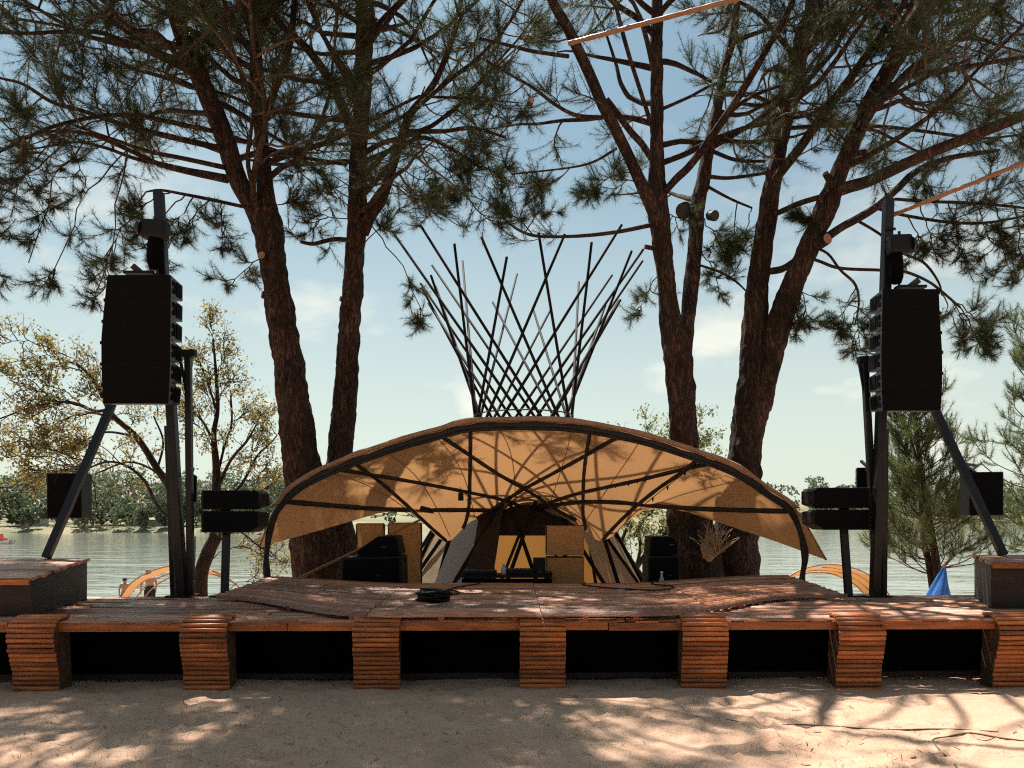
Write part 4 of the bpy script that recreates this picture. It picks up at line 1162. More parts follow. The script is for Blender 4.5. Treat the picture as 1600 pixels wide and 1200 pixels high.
class Tree:
    def __init__(s, name, label, group, base, seed, cat='tree'):
        s.root = thing(name, base, label, cat, group)
        s.base = np.array(base, dtype=float); s.rng = np.random.default_rng(seed); s.seed = seed
        s.dens = 1.0; s.limbs = []; s.stems = []; s.sec = []; s.tw_p = []; s.tw_d = []; s.tw_l = []
    def wood(s, name, paths, sides=26, step=0.05, amp=0.02, mat='bark'):
        if name != 'limb': s.stems += list(paths)
        v, f = join([bark_tube(p, sides, step, amp, s.seed * 10 + i) for i, p in enumerate(paths)])
        o = link(name, np_mesh(name, v - s.base, f, M[mat], True), s.root); return o
    def limb(s, path, sides=12, amp=0.012, mat='bark', part='limb'):
        s.limbs.append(path)
        return s.wood(part, [path], sides, 0.07, amp, mat)
    def branch(s, p0, d, L, r, up=0.04, wig=0.22, n=7, keep=None, twigs=9.0, start=0.25, tl=(0.22, 0.72)):
        rng = s.rng; pts = [np.array(p0, dtype=float)]; d = unit(np.array(d, dtype=float))
        for i in range(n):
            d = unit(d + rng.normal(0, wig, 3) * np.array([1, 1, 0.7]) + np.array([0, 0, up])); pts.append(pts[-1] + d * L / n)
        pts = np.array(pts)
        if keep is not None and not keep(pts[-1]): return None
        s.sec.append((pts, np.linspace(r, 0.006, n + 1)))
        k = rng.poisson(L * twigs * s.dens) + 2
        t = start + (1 - start) * rng.random(k) ** 0.75
        t = np.append(t, 1.0)
        ii = np.minimum((t * n).astype(int), n - 1); fr = (t * n - ii)[:, None]
        q = pts[ii] * (1 - fr) + pts[ii + 1] * fr; tg = unit(pts[ii + 1] - pts[ii])
        side = unit(np.cross(tg, rng.normal(0, 1, (len(t), 3))))
        dd = unit(tg * rng.uniform(0.3, 1.0, (len(t), 1)) + side * 0.8 + np.array([0, 0, 0.12])); dd[-1] = tg[-1]
        ln = rng.uniform(tl[0], tl[1], len(t)) * (1.15 - 0.5 * t)
        s.tw_p.append(q); s.tw_d.append(dd); s.tw_l.append(ln)
        return pts
    def along(s, path, per_m, L, start=0.3, keep=None, bias=(0, 0, 0), r=0.02, **kw):
        p = np.array([q[:3] for q in path]); d = np.concatenate([[0], np.cumsum(np.linalg.norm(np.diff(p, axis=0), axis=1))])
        n = max(1, int(d[-1] * (1 - start) * per_m))
        for k in range(n):
            t = start + (1 - start) * (k + s.rng.random()) / n
            l = t * d[-1]; i = min(np.searchsorted(d, l) - 1, len(p) - 2); i = max(i, 0); f = (l - d[i]) / (d[i + 1] - d[i] + 1e-9)
            q = p[i] * (1 - f) + p[i + 1] * f; tg = unit(p[i + 1] - p[i])
            side = unit(np.cross(tg, s.rng.normal(0, 1, 3)))
            s.branch(q, tg * 0.55 + side * 0.85 + np.array(bias), s.rng.uniform(*L), r, keep=keep, **kw)
    def spray(s, p0, target, nsub=5, sub=(0.35, 0.8), r=0.012, droop=0.15, **kw):
        sub = (sub[0] * 0.62, sub[1] * 0.72); kw.setdefault('tl', (0.14, 0.4))
        """a thin bough from p0 to the target that carries a tuft of side shoots at its end"""
        a = np.array(p0, dtype=float); b = np.array(target, dtype=float)
        cand = np.array([q[:3] for pth in s.limbs + s.stems for q in pth])       # start on the nearest limb
        near = np.linalg.norm(cand - a, axis=1) + 2.0 * np.linalg.norm(cand[:, [0, 2]] / cand[:, 1:2] - a[[0, 2]] / a[1], axis=1) * 12
        k = int(np.argmin(near)); b = b + np.array([0, (cand[k] - a)[1] * 0.7, 0]); a = cand[k]
        L = np.linalg.norm(b - a)
        t = np.linspace(0, 1, 9)[:, None]
        pts = a + (b - a) * t + np.array([0, 0, 1]) * droop * L * np.sin(math.pi * t) + s.rng.normal(0, 0.02 * L, (9, 3)) * np.sin(math.pi * t)
        s.sec.append((pts, np.linspace(r, 0.007, 9)))
        for k in range(nsub):
            i = s.rng.integers(4, 9); tg = unit(pts[min(i, 8)] - pts[min(i, 8) - 1])
            s.branch(pts[i], tg + unit(s.rng.normal(0, 1, 3)) * 0.9, s.rng.uniform(*sub), 0.009, **kw)
    def twigs(s, mat='twig', curl=0.25):
        q = np.concatenate(s.tw_p); d = np.concatenate(s.tw_d); l = np.concatenate(s.tw_l)
        t = np.linspace(0, 1, 4)
        pts = q[:, None, :] + d[:, None, :] * (l[:, None] * t[None, :])[:, :, None] + np.array([0, 0, 1.0]) * (curl * l[:, None] * t[None, :] ** 2)[:, :, None]
        a = tubes_np(pts, np.tile(np.linspace(0.006, 0.0025, 4), (len(q), 1)), 3)
        groups = {}
        for p, r in s.sec: groups.setdefault(len(p), []).append((p, r))
        parts = [a] + [tubes_np(np.array([g[0] for g in gs]), np.array([g[1] for g in gs]), 5) for gs in groups.values()]
        v, f = join(parts)
        o = link('branches', np_mesh('branches', v - s.base, f, M[mat], True), s.root); o["kind"] = "stuff"
        s.tw_pts = pts; s.tw_dir = d; s.tw_len = l
        return o
    def needles(s, per=14, tt=(0.35, 0.55, 0.72, 0.86, 1.0), ln=(0.09, 0.17), w=0.0042, spread=0.75, mat='needle', droop=0.02, curl=0.25):
        rng = s.rng; d0 = s.tw_dir; l0 = s.tw_len; q0 = s.tw_pts[:, 0]
        high = q0[:, 2] > 1.6 + 0.70 * np.maximum(q0[:, 1], 5) + 0.4          # shoots in the treetops carry broader bundles
        vv = []
        for mask, pr, ww in ((~high, per, w), (high, max(6, per // 3), w * 2.6)):
            if not mask.any(): continue
            d, l, q = d0[mask], l0[mask], q0[mask]; pos, dr = [], []
            for t in tt:
                pos.append(q + d * (l * t)[:, None] + np.array([0, 0, 1.0]) * (curl * l * t * t)[:, None]); dr.append(unit(d + np.array([0, 0, 2 * curl * t])))
            pos = np.repeat(np.concatenate(pos), pr, 0); dr = np.repeat(np.concatenate(dr), pr, 0)
            n = len(pos)
            pos = pos - dr * rng.uniform(0, 0.10, (n, 1))
            rd = unit(dr * rng.uniform(0.15, 1.0, (n, 1)) + unit(np.cross(dr, rng.normal(0, 1, (n, 3)))) * rng.uniform(0.25, 1.0, (n, 1)) * spread + rng.normal(0, 0.12, (n, 3)))
            L = rng.uniform(ln[0], ln[1], (n, 1)); sd_ = unit(np.cross(rd, rng.normal(0, 1, (n, 3)))) * ww / 2
            tip = pos + rd * L; tip[:, 2] -= droop * rng.random(n)
            vv.append(np.stack([pos - sd_, pos + sd_, tip], 1).reshape(-1, 3))
        v = np.concatenate(vv)
        o = link('crown', np_mesh('crown', v - s.base, np.arange(len(v)).reshape(-1, 3), M[mat]), s.root); o["kind"] = "stuff"
        return o
    def leaves(s, per=7, size=(0.035, 0.07), mat='leaf', jitter=0.06):
        rng = s.rng; d = s.tw_dir; l = s.tw_len; q = s.tw_pts[:, 0]; k = len(q)
        t = rng.uniform(0.15, 1.05, (k, per)); pos = q[:, None] + d[:, None] * (l[:, None] * t)[:, :, None] + np.array([0, 0, 1.]) * (0.25 * l[:, None] * t * t)[:, :, None]
        pos = pos.reshape(-1, 3) + rng.normal(0, jitter, (k * per, 3)); n = len(pos)
        ax = unit(rng.normal(0, 1, (n, 3)) + np.array([0, 0, -0.4])); si = unit(np.cross(ax, rng.normal(0, 1, (n, 3)))); L = rng.uniform(size[0], size[1], (n, 1))
        nrm = np.cross(ax, si)
        v = np.stack([pos, pos + ax * L * 0.55 + si * L * 0.32 + nrm * L * 0.08, pos + ax * L * 1.15, pos + ax * L * 0.55 - si * L * 0.32 + nrm * L * 0.08], 1).reshape(-1, 3)
        o = link('crown', np_mesh('crown', v - s.base, np.arange(4 * n).reshape(-1, 4), M[mat]), s.root); o["kind"] = "stuff"
        return o

def keep_high(p):
    # foliage of the big pines sits in their upper storey
    if p[2] > 8.0 and -1.9 < p[0] < 2.4 and 7.5 < p[1] < 13.5 and (math.sin(p[0] * 12.9 + p[1] * 78.2 + p[2] * 37.7) * 43758.5) % 1.0 > 0.25:
        return False                              # the open gap between the two pairs of pines
    if p[2] > 8.2 and -3.8 < p[0] < 3.2 and 12.0 < p[1] < 17 and (math.sin(p[0] * 7.7 + p[1] * 41.3 + p[2] * 19.1) * 24634.6) % 1.0 > 0.5:
        return False                              # light falls in behind the stems
    return p[2] > 1.6 + 0.40 * max(p[1], 7.0) + 0.5 * math.sin(p[0] * 1.3 + p[1]) * 0.6

def at_z(path, z):
    for a, b in zip(path, path[1:]):
        if (a[2] - z) * (b[2] - z) <= 0:
            f = (z - a[2]) / (b[2] - a[2] + 1e-9); return a[:3] + (b[:3] - a[:3]) * f
    return path[-1][:3]

def crown_limbs(T, stem, n, z0, z1, L, az_bias=(0, -0.35), per_m=2.2, sub=(0.7, 1.7), rise=(0.05, 0.5), r0=0.05, tw=8.0):
    """limbs of the upper storey: start on the stem, reach out and carry side boughs"""
    for k in range(n):
        z = z0 + (z1 - z0) * (k + T.rng.random()) / n
        p0 = at_z(stem, z); az = T.rng.uniform(0, 2 * math.pi); d = np.array([math.cos(az) + az_bias[0], math.sin(az) + az_bias[1], T.rng.uniform(*rise)])
        d = unit(d); Ln = T.rng.uniform(*L) * (1.1 - 0.45 * (z - z0) / (z1 - z0 + 1e-6)); m = 8; pts = [p0]
        for i in range(m):
            d = unit(d + T.rng.normal(0, 0.13, 3) + np.array([0, 0, 0.015])); pts.append(pts[-1] + d * Ln / m)
        path = [np.array([*p, r0 * (1 - 0.8 * i / m)]) for i, p in enumerate(pts)]
        T.paths_extra.append(path)
        T.along(path, per_m, sub, start=0.28, keep=keep_high, r=0.018, twigs=tw)

def finish_pine(T, per=17, w=0.0042, mat='needle', **kw):
    kw.setdefault('tt', (0.25, 0.45, 0.65, 0.83, 1.0)); kw.setdefault('ln', (0.06, 0.155)); kw.setdefault('spread', 0.95)
    if T.paths_extra:
        v, f = join([bark_tube(p, 8, 0.12, 0.006, T.seed) for p in T.paths_extra])
        o = link('upper_limbs', np_mesh('upper_limbs', v - T.base, f, M['bark'], True), T.root); o["kind"] = "stuff"
    T.twigs(); T.needles(per=per, w=w, mat=mat, **kw)

def stub(T, px, py, Y, d, r, L):
    a = P(px, py, Y); b = a + Vector(d).normalized() * L
    m = MB(); m.tube([a - Vector(d).normalized() * 0.1, b], [r * 1.15, r], 12, caps=False); o = m.build('cut_stub', M['bark'], T.root, smooth=True)
    m = MB(); m.tube([b - Vector(d).normalized() * 0.005, b + Vector(d).normalized() * 0.003], r * 0.93, 12); m.build('cut_face', M['cut'], T.root)

GP = 'tall pines around the stage'
# ---- left pine with the forked top
YA = 12.5
TA = Tree('pine_tree', 'left pine leaning left with forked top and one pale round cut scar', GP, P(505, 961, YA), 1); TA.paths_extra = []; TA.dens = 2.0
stemA = path_px([(508, 965, 112), (500, 900, 96), (487, 820, 80), (474, 740, 66), (465, 670, 62), (456, 600, 58), (440, 500, 53), (426, 410, 52), (417, 350, 56), (411, 318, 46)], YA)
TA.wood('trunk', [stemA], 48, 0.03, 0.07)
A1 = path_px([(414, 360, 42), (396, 322, 38), (372, 282, 36), (350, 212, 38), (314, 125, 36), (288, 62, 34), (268, 0, 30), (245, -90, 24), (225, -200, 14)], YA, YA - 1.0)
A2 = path_px([(419, 350, 40), (415, 300, 32), (410, 233, 27), (403, 150, 25), (400, 80, 23), (398, 0, 21), (402, -110, 16), (410, -230, 10)], YA, YA + 0.4)
TA.limb(A1, 26, 0.022); TA.limb(A2, 22, 0.02)
A3 = path_px([(412, 190, 16), (430, 140, 14), (447, 95, 13), (457, 40, 12), (462, -30, 10)], YA + 0.1, YA - 0.6); TA.limb(A3)
left_limbs = [
    ([(338, 206, 9), (262, 190, 9), (225, 182, 9), (175, 180, 8), (112, 190, 7), (62, 206, 6), (0, 237, 5), (-70, 270, 4)], -0.5, -2.2),
    ([(345, 232, 12), (250, 210, 11), (200, 197, 10), (162, 185, 9), (125, 172, 8), (82, 160, 7), (37, 132, 6), (0, 122, 5), (-80, 100, 4)], -0.4, -1.6),
    ([(356, 282, 12), (300, 270, 11), (250, 257, 10), (207, 237, 9), (162, 217, 8), (125, 207, 7), (82, 205, 5), (30, 215, 4)], -0.2, -2.6),
    ([(352, 262, 10), (288, 248, 9), (225, 235, 8), (190, 222, 7), (155, 210, 6), (100, 190, 4)], -0.3, -0.2),
    ([(318, 138, 12), (250, 57, 11), (210, 48, 9), (185, 27, 8), (150, -10, 6)], -0.8, -2.8),
    ([(300, 85, 12), (240, 60, 10), (160, 62, 8), (100, 42, 6), (30, 30, 5)], -0.9, -0.4),
    ([(392, 324, 8), (376, 322, 7), (330, 312, 7), (290, 304, 6), (250, 297, 5), (228, 300, 3)], -0.2, -1.1),
    ([(420, 242, 7), (470, 246, 7), (543, 257, 7)], 0.0, 0.3),
]
for pts, d0, d1 in left_limbs:
    TA.limb(path_px(pts, YA + d0, YA + d1), 9, 0.008)
for i, lp_ in enumerate(TA.limbs):
    if i >= 3 and i < 9: TA.along(lp_, 2.6, (0.5, 1.3), start=0.22, r=0.014, twigs=9, up=0.03, keep=(lambda p: p[2] > 4.9))
    elif i < 2: TA.along(lp_, 1.6, (0.6, 1.6), start=0.35, r=0.02, twigs=8, keep=keep_high)
TA.along(A3, 3.0, (0.5, 1.3), start=0.3, r=0.016, keep=keep_high)
crown_limbs(TA, A1, 18, 6.3, 11.3, (2.0, 5.2), (-0.5, -0.35))
crown_limbs(TA, A2, 14, 6.8, 12.0, (1.8, 4.2), (0.0, -0.5))
crown_limbs(TA, A2, 17, 8.8, 12.2, (2.2, 4.8), (-0.15, -0.4), per_m=3.0); crown_limbs(TA, A1, 13, 8.4, 11.6, (2.0, 5.2), (-0.2, -0.25), per_m=3.0)
for o_, t_, Y_ in (((181, 283), (60, 405), 10.6), ((125, 300), (20, 398), 10.2), ((200, 290), (110, 425), 10.4), ((180, 283), (145, 440), 10.7), ((60, 330), (-20, 415), 10.4), ((270, 300), (215, 330), 11.6), ((290, 305), (235, 385), 11.9),
                   ((330, 312), (290, 360), 12.0), ((345, 315), (350, 365), 12.2), ((395, 400), (372, 440), 12.7), ((300, 304), (265, 400), 12.0), ((405, 330), (470, 330), 12.9), ((100, 200), (40, 300), 10.7), ((90, 205), (130, 275), 10.9)):
    TA.spray(P(*o_, Y_), P(*t_, Y_ - 0.1), 6, (0.3, 0.65), droop=0.10, twigs=7)
stub(TA, 412, 402, YA - 0.24, (-0.15, -1, 0.1), 0.065, 0.08)
stub(TA, 416, 462, YA, (-1, -0.6, 0.15), 0.06, 0.07)
finish_pine(TA)


YB = 12.95
TB = Tree('pine_tree', 'straight dark pine just right of the leaning left pine', GP, P(533, 957, YB), 2); TB.paths_extra = []; TB.dens = 2.0
stemB = path_px([(533, 960, 92), (530, 900, 82), (525, 820, 66), (526, 760, 56), (532, 700, 50), (540, 610, 45), (547, 500, 39), (554, 400, 36), (558, 333, 34), (561, 233, 33), (566, 150, 31), (568, 67, 30), (569, 0, 27), (571, -120, 20), (575, -260, 10)], YB)
TB.wood('trunk', [stemB], 44, 0.034, 0.064)
B2 = path_px([(566, 365, 24), (580, 335, 22), (597, 310, 21), (613, 260, 18), (627, 217, 16), (640, 180, 15), (667, 147, 14), (687, 113, 12), (710, 50, 11), (722, -10, 9), (735, -90, 6)], YB - 0.05, YB - 1.2)
B3 = path_px([(657, 163, 8), (700, 127, 8), (750, 87, 7), (797, 33, 6), (830, -30, 5)], YB - 0.7, YB - 1.6)
B4 = path_px([(552, 215, 19), (532, 160, 18), (510, 117, 17), (477, 73, 15), (443, 43, 13), (413, 0, 11), (380, -60, 8)], YB - 0.1, YB - 1.8)
B5 = path_px([(548, 375, 9), (520, 374, 9), (490, 381, 8), (470, 378, 6)], YB, YB - 0.4)
B6 = path_px([(561, 252, 11), (574, 250, 10), (610, 235, 9), (660, 215, 8), (710, 235, 7), (750, 262, 5)], YB - 0.1, YB - 0.9)
B7 = path_px([(572, 60, 14), (610, 20, 12), (660, -30, 9)], YB, YB - 0.8)
B8 = path_px([(628, 205, 9), (690, 205, 8), (740, 200, 7), (790, 215, 5)], YB - 0.6, YB - 1.6)
for b in (B2, B3, B4, B5, B6, B7, B8): TB.limb(b, 12, 0.01)
TB.along(B2, 2.8, (0.5, 1.2), start=0.45, r=0.014, twigs=9, keep=(lambda p: p[2] > 5.6))
TB.along(B3, 3.0, (0.5, 1.1), start=0.25, r=0.012, twigs=9)
TB.along(B4, 2.2, (0.5, 1.3), start=0.35, r=0.014, keep=keep_high)
TB.along(B5, 5.0, (0.3, 0.6), start=0.4, r=0.008, twigs=7); TB.along(B6, 3.5, (0.4, 0.9), start=0.3, r=0.010, twigs=9); TB.along(B8, 4.5, (0.5, 1.1), start=0.2, r=0.010, twigs=10); TB.along(B7, 2.0, (0.6, 1.3), start=0.3)
crown_limbs(TB, stemB, 24, 6.6, 12.6, (1.6, 3.9), (-0.1, -0.35))
crown_limbs(TB, stemB, 16, 8.8, 12.8, (1.8, 4.0), (-0.15, -0.5), per_m=3.0)
for o_, t_, Y_ in (((613, 265), (690, 300), 12.3), ((640, 240), (740, 290), 12.0), ((640, 235), (775, 250), 11.9), ((600, 300), (655, 310), 12.6), ((660, 300), (700, 340), 12.6), ((640, 380), (655, 476), 12.6),
                   ((545, 330), (505, 300), 13.0), ((545, 345), (500, 345), 13.0), ((560, 400), (612, 345), 13.0), ((547, 300), (480, 270), 13.1)):
    TB.spray(P(*o_, Y_), P(*t_, Y_ - 0.1), 6, (0.3, 0.65), droop=0.08, twigs=7)
stub(TB, 537, 468, YB, (-1, -0.6, 0.15), 0.045, 0.06)
finish_pine(TB)

# ---- right pine, two stems from one foot
YC = 12.2
TC_ = Tree('pine_tree', 'right pine with two close stems and dark spotlights strapped to one', GP, P(1090, 965, YC), 3); TC_.paths_extra = []; TC_.dens = 2.0
stemC = path_px([(1092, 970, 130), (1086, 900, 112), (1078, 830, 88), (1072, 760, 66), (1069, 690, 54), (1064, 620, 52), (1058, 550, 54), (1048, 500, 40), (1041, 440, 34), (1034, 370, 35), (1026, 305, 40), (1026, 240, 26), (1026, 160, 24), (1026, 70, 23), (1027, 0, 21), (1028, -120, 15), (1032, -250, 9)], YC)
stemC2 = path_px([(1062, 600, 30), (1068, 545, 32), (1075, 500, 28), (1081, 440, 30), (1087, 375, 28), (1090, 320, 27), (1097, 290, 26), (1107, 233, 22), (1121, 167, 20), (1130, 117, 17), (1143, 60, 16), (1152, 0, 14), (1165, -100, 10)], YC + 0.1, YC + 0.9)
TC_.wood('trunk', [stemC], 46, 0.034, 0.064); TC_.wood('second_stem', [stemC2], 32, 0.04, 0.05)
C1a = path_px([(1028, 345, 26), (1014, 312, 27), (1000, 283, 24), (977, 233, 22), (957, 193, 22), (940, 160, 22), (923, 120, 22), (903, 77, 21), (885, 40, 20), (862, 0, 18), (830, -70, 12)], YC - 0.05, YC - 1.6)
C1d = path_px([(1018, 248, 12), (1003, 225, 13), (985, 205, 13), (965, 178, 12), (948, 155, 10)], YC, YC - 0.5)
C1c = path_px([(1040, 298, 14), (1058, 278, 15), (1077, 260, 15), (1107, 220, 15), (1140, 173, 15), (1173, 120, 14), (1200, 73, 13), (1220, 40, 12), (1243, -8, 10), (1270, -60, 8)], YC - 0.1, YC - 1.4)
C1e = path_px([(1022, 208, 9), (1000, 140, 8), (983, 87, 8), (970, 40, 8), (958, -10, 7)], YC - 0.1, YC - 0.9)
Cl = [path_px([(1030, 350, 10), (1016, 352, 9), (967, 362, 8), (917, 368, 7), (867, 370, 6), (833, 368, 6), (808, 358, 5), (785, 340, 4)], YC, YC - 0.6),
      path_px([(938, 184, 9), (900, 180, 8), (867, 163, 7), (833, 137, 6), (800, 118, 5), (760, 95, 4)], YC - 0.6, YC - 1.6),
      path_px([(963, 232, 6), (927, 253, 5), (883, 263, 4), (800, 272, 3)], YC - 0.4, YC - 0.8),
      path_px([(888, 88, 8), (833, 80, 7), (800, 72, 6), (750, 60, 4)], YC - 1.2, YC - 2.0),
      path_px([(1035, 170, 7), (1080, 150, 6), (1120, 130, 5), (1170, 128, 4)], YC, YC + 0.8),
      path_px([(1110, 235, 8), (1150, 250, 7), (1195, 252, 6)], YC + 0.4, YC + 0.6),
      path_px([(1100, 275, 8), (1140, 278, 7), (1200, 270, 6)], YC + 0.4, YC + 0.7),
      path_px([(1083, 412, 6), (1095, 415, 5), (1125, 425, 5), (1150, 440, 4), (1166, 455, 3)], YC + 0.1, YC + 0.2),
      path_px([(1103, 290, 6), (1140, 310, 5), (1175, 325, 4)], YC + 0.3, YC + 0.5)]
for b in (C1a, C1d, C1c, C1e): TC_.limb(b, 16, 0.014)
for b in Cl: TC_.limb(b, 9, 0.006)
TC_.along(C1a, 2.0, (0.5, 1.3), start=0.45, keep=keep_high); TC_.along(C1c, 1.6, (0.5, 1.2), start=0.5, keep=keep_high)
TC_.along(Cl[0], 3.0, (0.35, 0.7), start=0.55, r=0.008, twigs=9)
for b in Cl[1:5]: TC_.along(b, 3.2, (0.4, 1.0), start=0.3, r=0.010, twigs=9, keep=(lambda p: p[2] > 6.0))
crown_limbs(TC_, stemC, 22, 7.0, 12.6, (1.6, 3.6), (0.1, -0.4))
crown_limbs(TC_, stemC2, 9, 6.8, 10.8, (1.5, 3.2), (0.1, 0.2))
for o_, t_, Y_ in (((835, 366), (800, 335), 11.7), ((820, 366), (850, 330), 11.9), ((1010, 415), (1000, 480), 12.3),
                   ((1100, 330), (1130, 410), 12.7), ((1090, 380), (1115, 440), 12.8), ((1150, 310), (1140, 400), 12.8), ((1000, 290), (960, 290), 12.2), ((990, 260), (930, 300), 12.2), ((1040, 330), (1060, 350), 12.5), ((1175, 325), (1160, 380), 12.8)):
    TC_.spray(P(*o_, Y_), P(*t_, Y_ - 0.1), 6, (0.3, 0.6), droop=0.08, twigs=7)
stub(TC_, 1022, 388, YC - 0.05, (-1, -0.2, 0.1), 0.035, 0.16)
stub(TC_, 830, 158, YC - 1.9, (0.1, -1, -0.3), 0.035, 0.06)
finish_pine(TC_)
# peeled, splintered bark at the foot
random.seed(8)
strips = MB(); hub = P(1116, 868, YC - 0.62)
for k in range(60):
    a = random.uniform(-1.25, 1.25); L = random.uniform(0.15, 0.5); d = Vector((math.sin(a) * 0.8, random.uniform(-0.25, 0.1), math.cos(a)))
    st = hub + Vector((random.uniform(-0.05, 0.05), random.uniform(-0.02, 0.06), random.uniform(-0.03, 0.1)))
    p = [st, st + d * L * 0.5 + Vector((random.uniform(-0.05, 0.05), -0.05, 0.02)), st + d * L + Vector((random.uniform(-0.09, 0.09), random.uniform(-0.12, 0.02), 0))]
    strips.tube([Vector(q) for q in smooth_path([tuple(q) for q in p], 4)], [random.uniform(0.006, 0.016) * (1 - 0.7 * i / 8) for i in range(9)], 5)
o = strips.build('peeled_bark', M['peel'], TC_.root, smooth=True); o["kind"] = "stuff"; o["label"] = 'pale splintered bark bursting from the foot'
m = MB(); m.lathe(hub + Vector((-0.06, 0.08, 0.02)), [(0.02, -0.12), (0.09, -0.05), (0.13, 0.08), (0.1, 0.2), (0.02, 0.28)], 12); o = m.build('bare_wood', M['peel'], TC_.root, smooth=True)
def spot(label, c, d, r, L):
    t = thing('spotlight', c, label, 'spotlight', 'spotlights strapped to the pines')
    dv = Vector(d).normalized()
    m = MB(); m.tube([c - dv * L * 0.5, c - dv * L * 0.35, c + dv * L * 0.5], [r * 0.55, r * 0.85, r], 14); m.build('housing', M['black'], t, smooth=False)
    m = MB(); m.tube([c + dv * (L * 0.5 - 0.004), c + dv * (L * 0.5 + 0.006)], r * 0.88, 14); m.build('lens', M['windowglass'], t)
    m = MB(); m.tube([c + Vector((math.cos(a) * r * 1.05, 0, math.sin(a) * r * 1.05)) for a in np.linspace(0, math.pi, 9)], 0.008, 6); m.build('yoke', M['black'], t)
spot('dark spotlight strapped to the left side of the slimmer right stem', P(1071, 328, 12.15), (-0.6, -1, -0.5), 0.12, 0.26)
spot('round dark spotlight on the right side of the slimmer right stem', P(1112, 337, 12.2), (0.5, -1, -0.4), 0.085, 0.16)

# ---- rightmost pine with the spreading limbs
YD = 12.5
TD = Tree('pine_tree', 'rightmost stage pine forking into broad sunlit limbs that spread right', GP, P(1142, 961, YD), 4); TD.paths_extra = []; TD.dens = 2.0
stemD = path_px([(1138, 970, 118), (1142, 900, 100), (1150, 830, 80), (1158, 760, 66), (1164, 700, 62), (1172, 650, 66), (1180, 600, 70), (1180, 550, 58), (1180, 500, 48), (1184, 440, 44), (1191, 390, 40), (1200, 330, 36), (1208, 283, 33), (1218, 233, 29), (1232, 167, 31), (1244, 110, 33), (1254, 60, 30), (1275, 0, 27), (1300, -90, 20), (1320, -200, 10)], YD)
stemD2 = path_px([(1188, 640, 40), (1200, 570, 46), (1216, 510, 46), (1236, 450, 44), (1256, 405, 40), (1278, 355, 40), (1295, 315, 44), (1311, 272, 34), (1330, 227, 32), (1350, 180, 32), (1372, 138, 32), (1402, 86, 34), (1433, 28, 33), (1455, -20, 28), (1500, -120, 18), (1530, -220, 10)], YD - 0.05, YD - 1.2)
TD.wood('trunk', [stemD], 46, 0.034, 0.064); TD.wood('second_stem', [stemD2], 40, 0.036, 0.055)
D1b = path_px([(1205, 292, 18), (1222, 266, 19), (1243, 240, 19), (1277, 193, 18), (1310, 147, 17), (1340, 107, 16), (1377, 53, 14), (1412, 5, 12), (1440, -50, 9)], YD - 0.1, YD - 1.5)
D2b = path_px([(1352, 182, 22), (1372, 160, 19), (1395, 138, 18), (1433, 103, 17), (1483, 73, 14), (1533, 27, 12), (1590, -20, 9)], YD - 0.9, YD - 1.6)
D2b2 = path_px([(1425, 118, 9), (1470, 112, 9), (1517, 103, 8), (1600, 90, 7), (1680, 85, 5)], YD - 1.1, YD - 1.9)
D2c = path_px([(1308, 298, 26), (1330, 291, 24), (1357, 283, 23), (1400, 263, 23), (1450, 240, 22), (1517, 213, 21), (1600, 180, 19), (1700, 140, 15)], YD - 0.8, YD - 2.2)
D2d = path_px([(1290, 372, 17), (1315, 355, 16), (1337, 343, 16), (1370, 323, 15), (1400, 297, 14), (1433, 267, 13), (1483, 247, 10), (1560, 235, 7)], YD - 0.6, YD + 0.4)
Dl = [path_px([(1200, 335, 12), (1217, 332, 11), (1248, 318, 11), (1288, 306, 11)], YD - 0.1, YD - 0.7),
      path_px([(1186, 426, 14), (1200, 424, 14), (1223, 420, 14), (1245, 405, 12)], YD, YD - 0.3),
      path_px([(1256, 400, 7), (1280, 408, 6), (1313, 419, 6), (1376, 422, 6), (1412, 424, 6), (1449, 439, 5), (1472, 456, 5), (1500, 480, 4)], YD - 0.4, YD + 0.2),
      path_px([(1266, 384, 6), (1293, 396, 5), (1313, 422, 5), (1336, 444, 5), (1342, 473, 4), (1336, 507, 3)], YD - 0.5, YD - 0.3),
      path_px([(1398, 311, 6), (1455, 315, 6), (1512, 317, 6), (1600, 325, 5), (1680, 340, 3)], YD - 0.2, YD - 0.8),
      path_px([(1368, 325, 6), (1406, 335, 6), (1480, 347, 6), (1540, 348, 5), (1600, 338, 4)], YD, YD - 0.3),
      path_px([(1225, 200, 8), (1236, 200, 8), (1300, 196, 8), (1380, 198, 7), (1450, 206, 6), (1530, 216, 5), (1600, 210, 4)], YD + 0.2, YD + 0.8),
      path_px([(1337, 343, 6), (1375, 366, 5), (1410, 395, 5), (1443, 410, 5), (1466, 440, 4), (1472, 462, 3)], YD, YD + 0.1),
      path_px([(1236, 148, 8), (1218, 150, 8), (1190, 165, 8), (1150, 160, 6)], YD + 0.1, YD + 0.5),
      path_px([(1342, 200, 7), (1370, 205, 6), (1410, 225, 5), (1450, 245, 4)], YD - 0.8, YD - 0.3)]
for b in (D1b, D2b, D2b2, D2c, D2d): TD.limb(b, 16, 0.014)
for b in Dl: TD.limb(b, 9, 0.006)
for b in (D1b, D2b, D2b2): TD.along(b, 2.0, (0.5, 1.2), start=0.4, keep=keep_high)
TD.along(D2c, 2.2, (0.4, 1.0), start=0.45, r=0.010, keep=(lambda p: p[2] > 6.6)); TD.along(D2d, 3.0, (0.4, 1.0), start=0.6, r=0.010)
for b in Dl[4:7]: TD.along(b, 3.2, (0.4, 0.9), start=0.3, r=0.010, twigs=9)
crown_limbs(TD, stemD, 13, 7.2, 12.0, (1.8, 3.8), (-0.1, -0.25))
crown_limbs(TD, stemD2, 16, 7.0, 12.0, (1.8, 4.2), (0.5, -0.25))
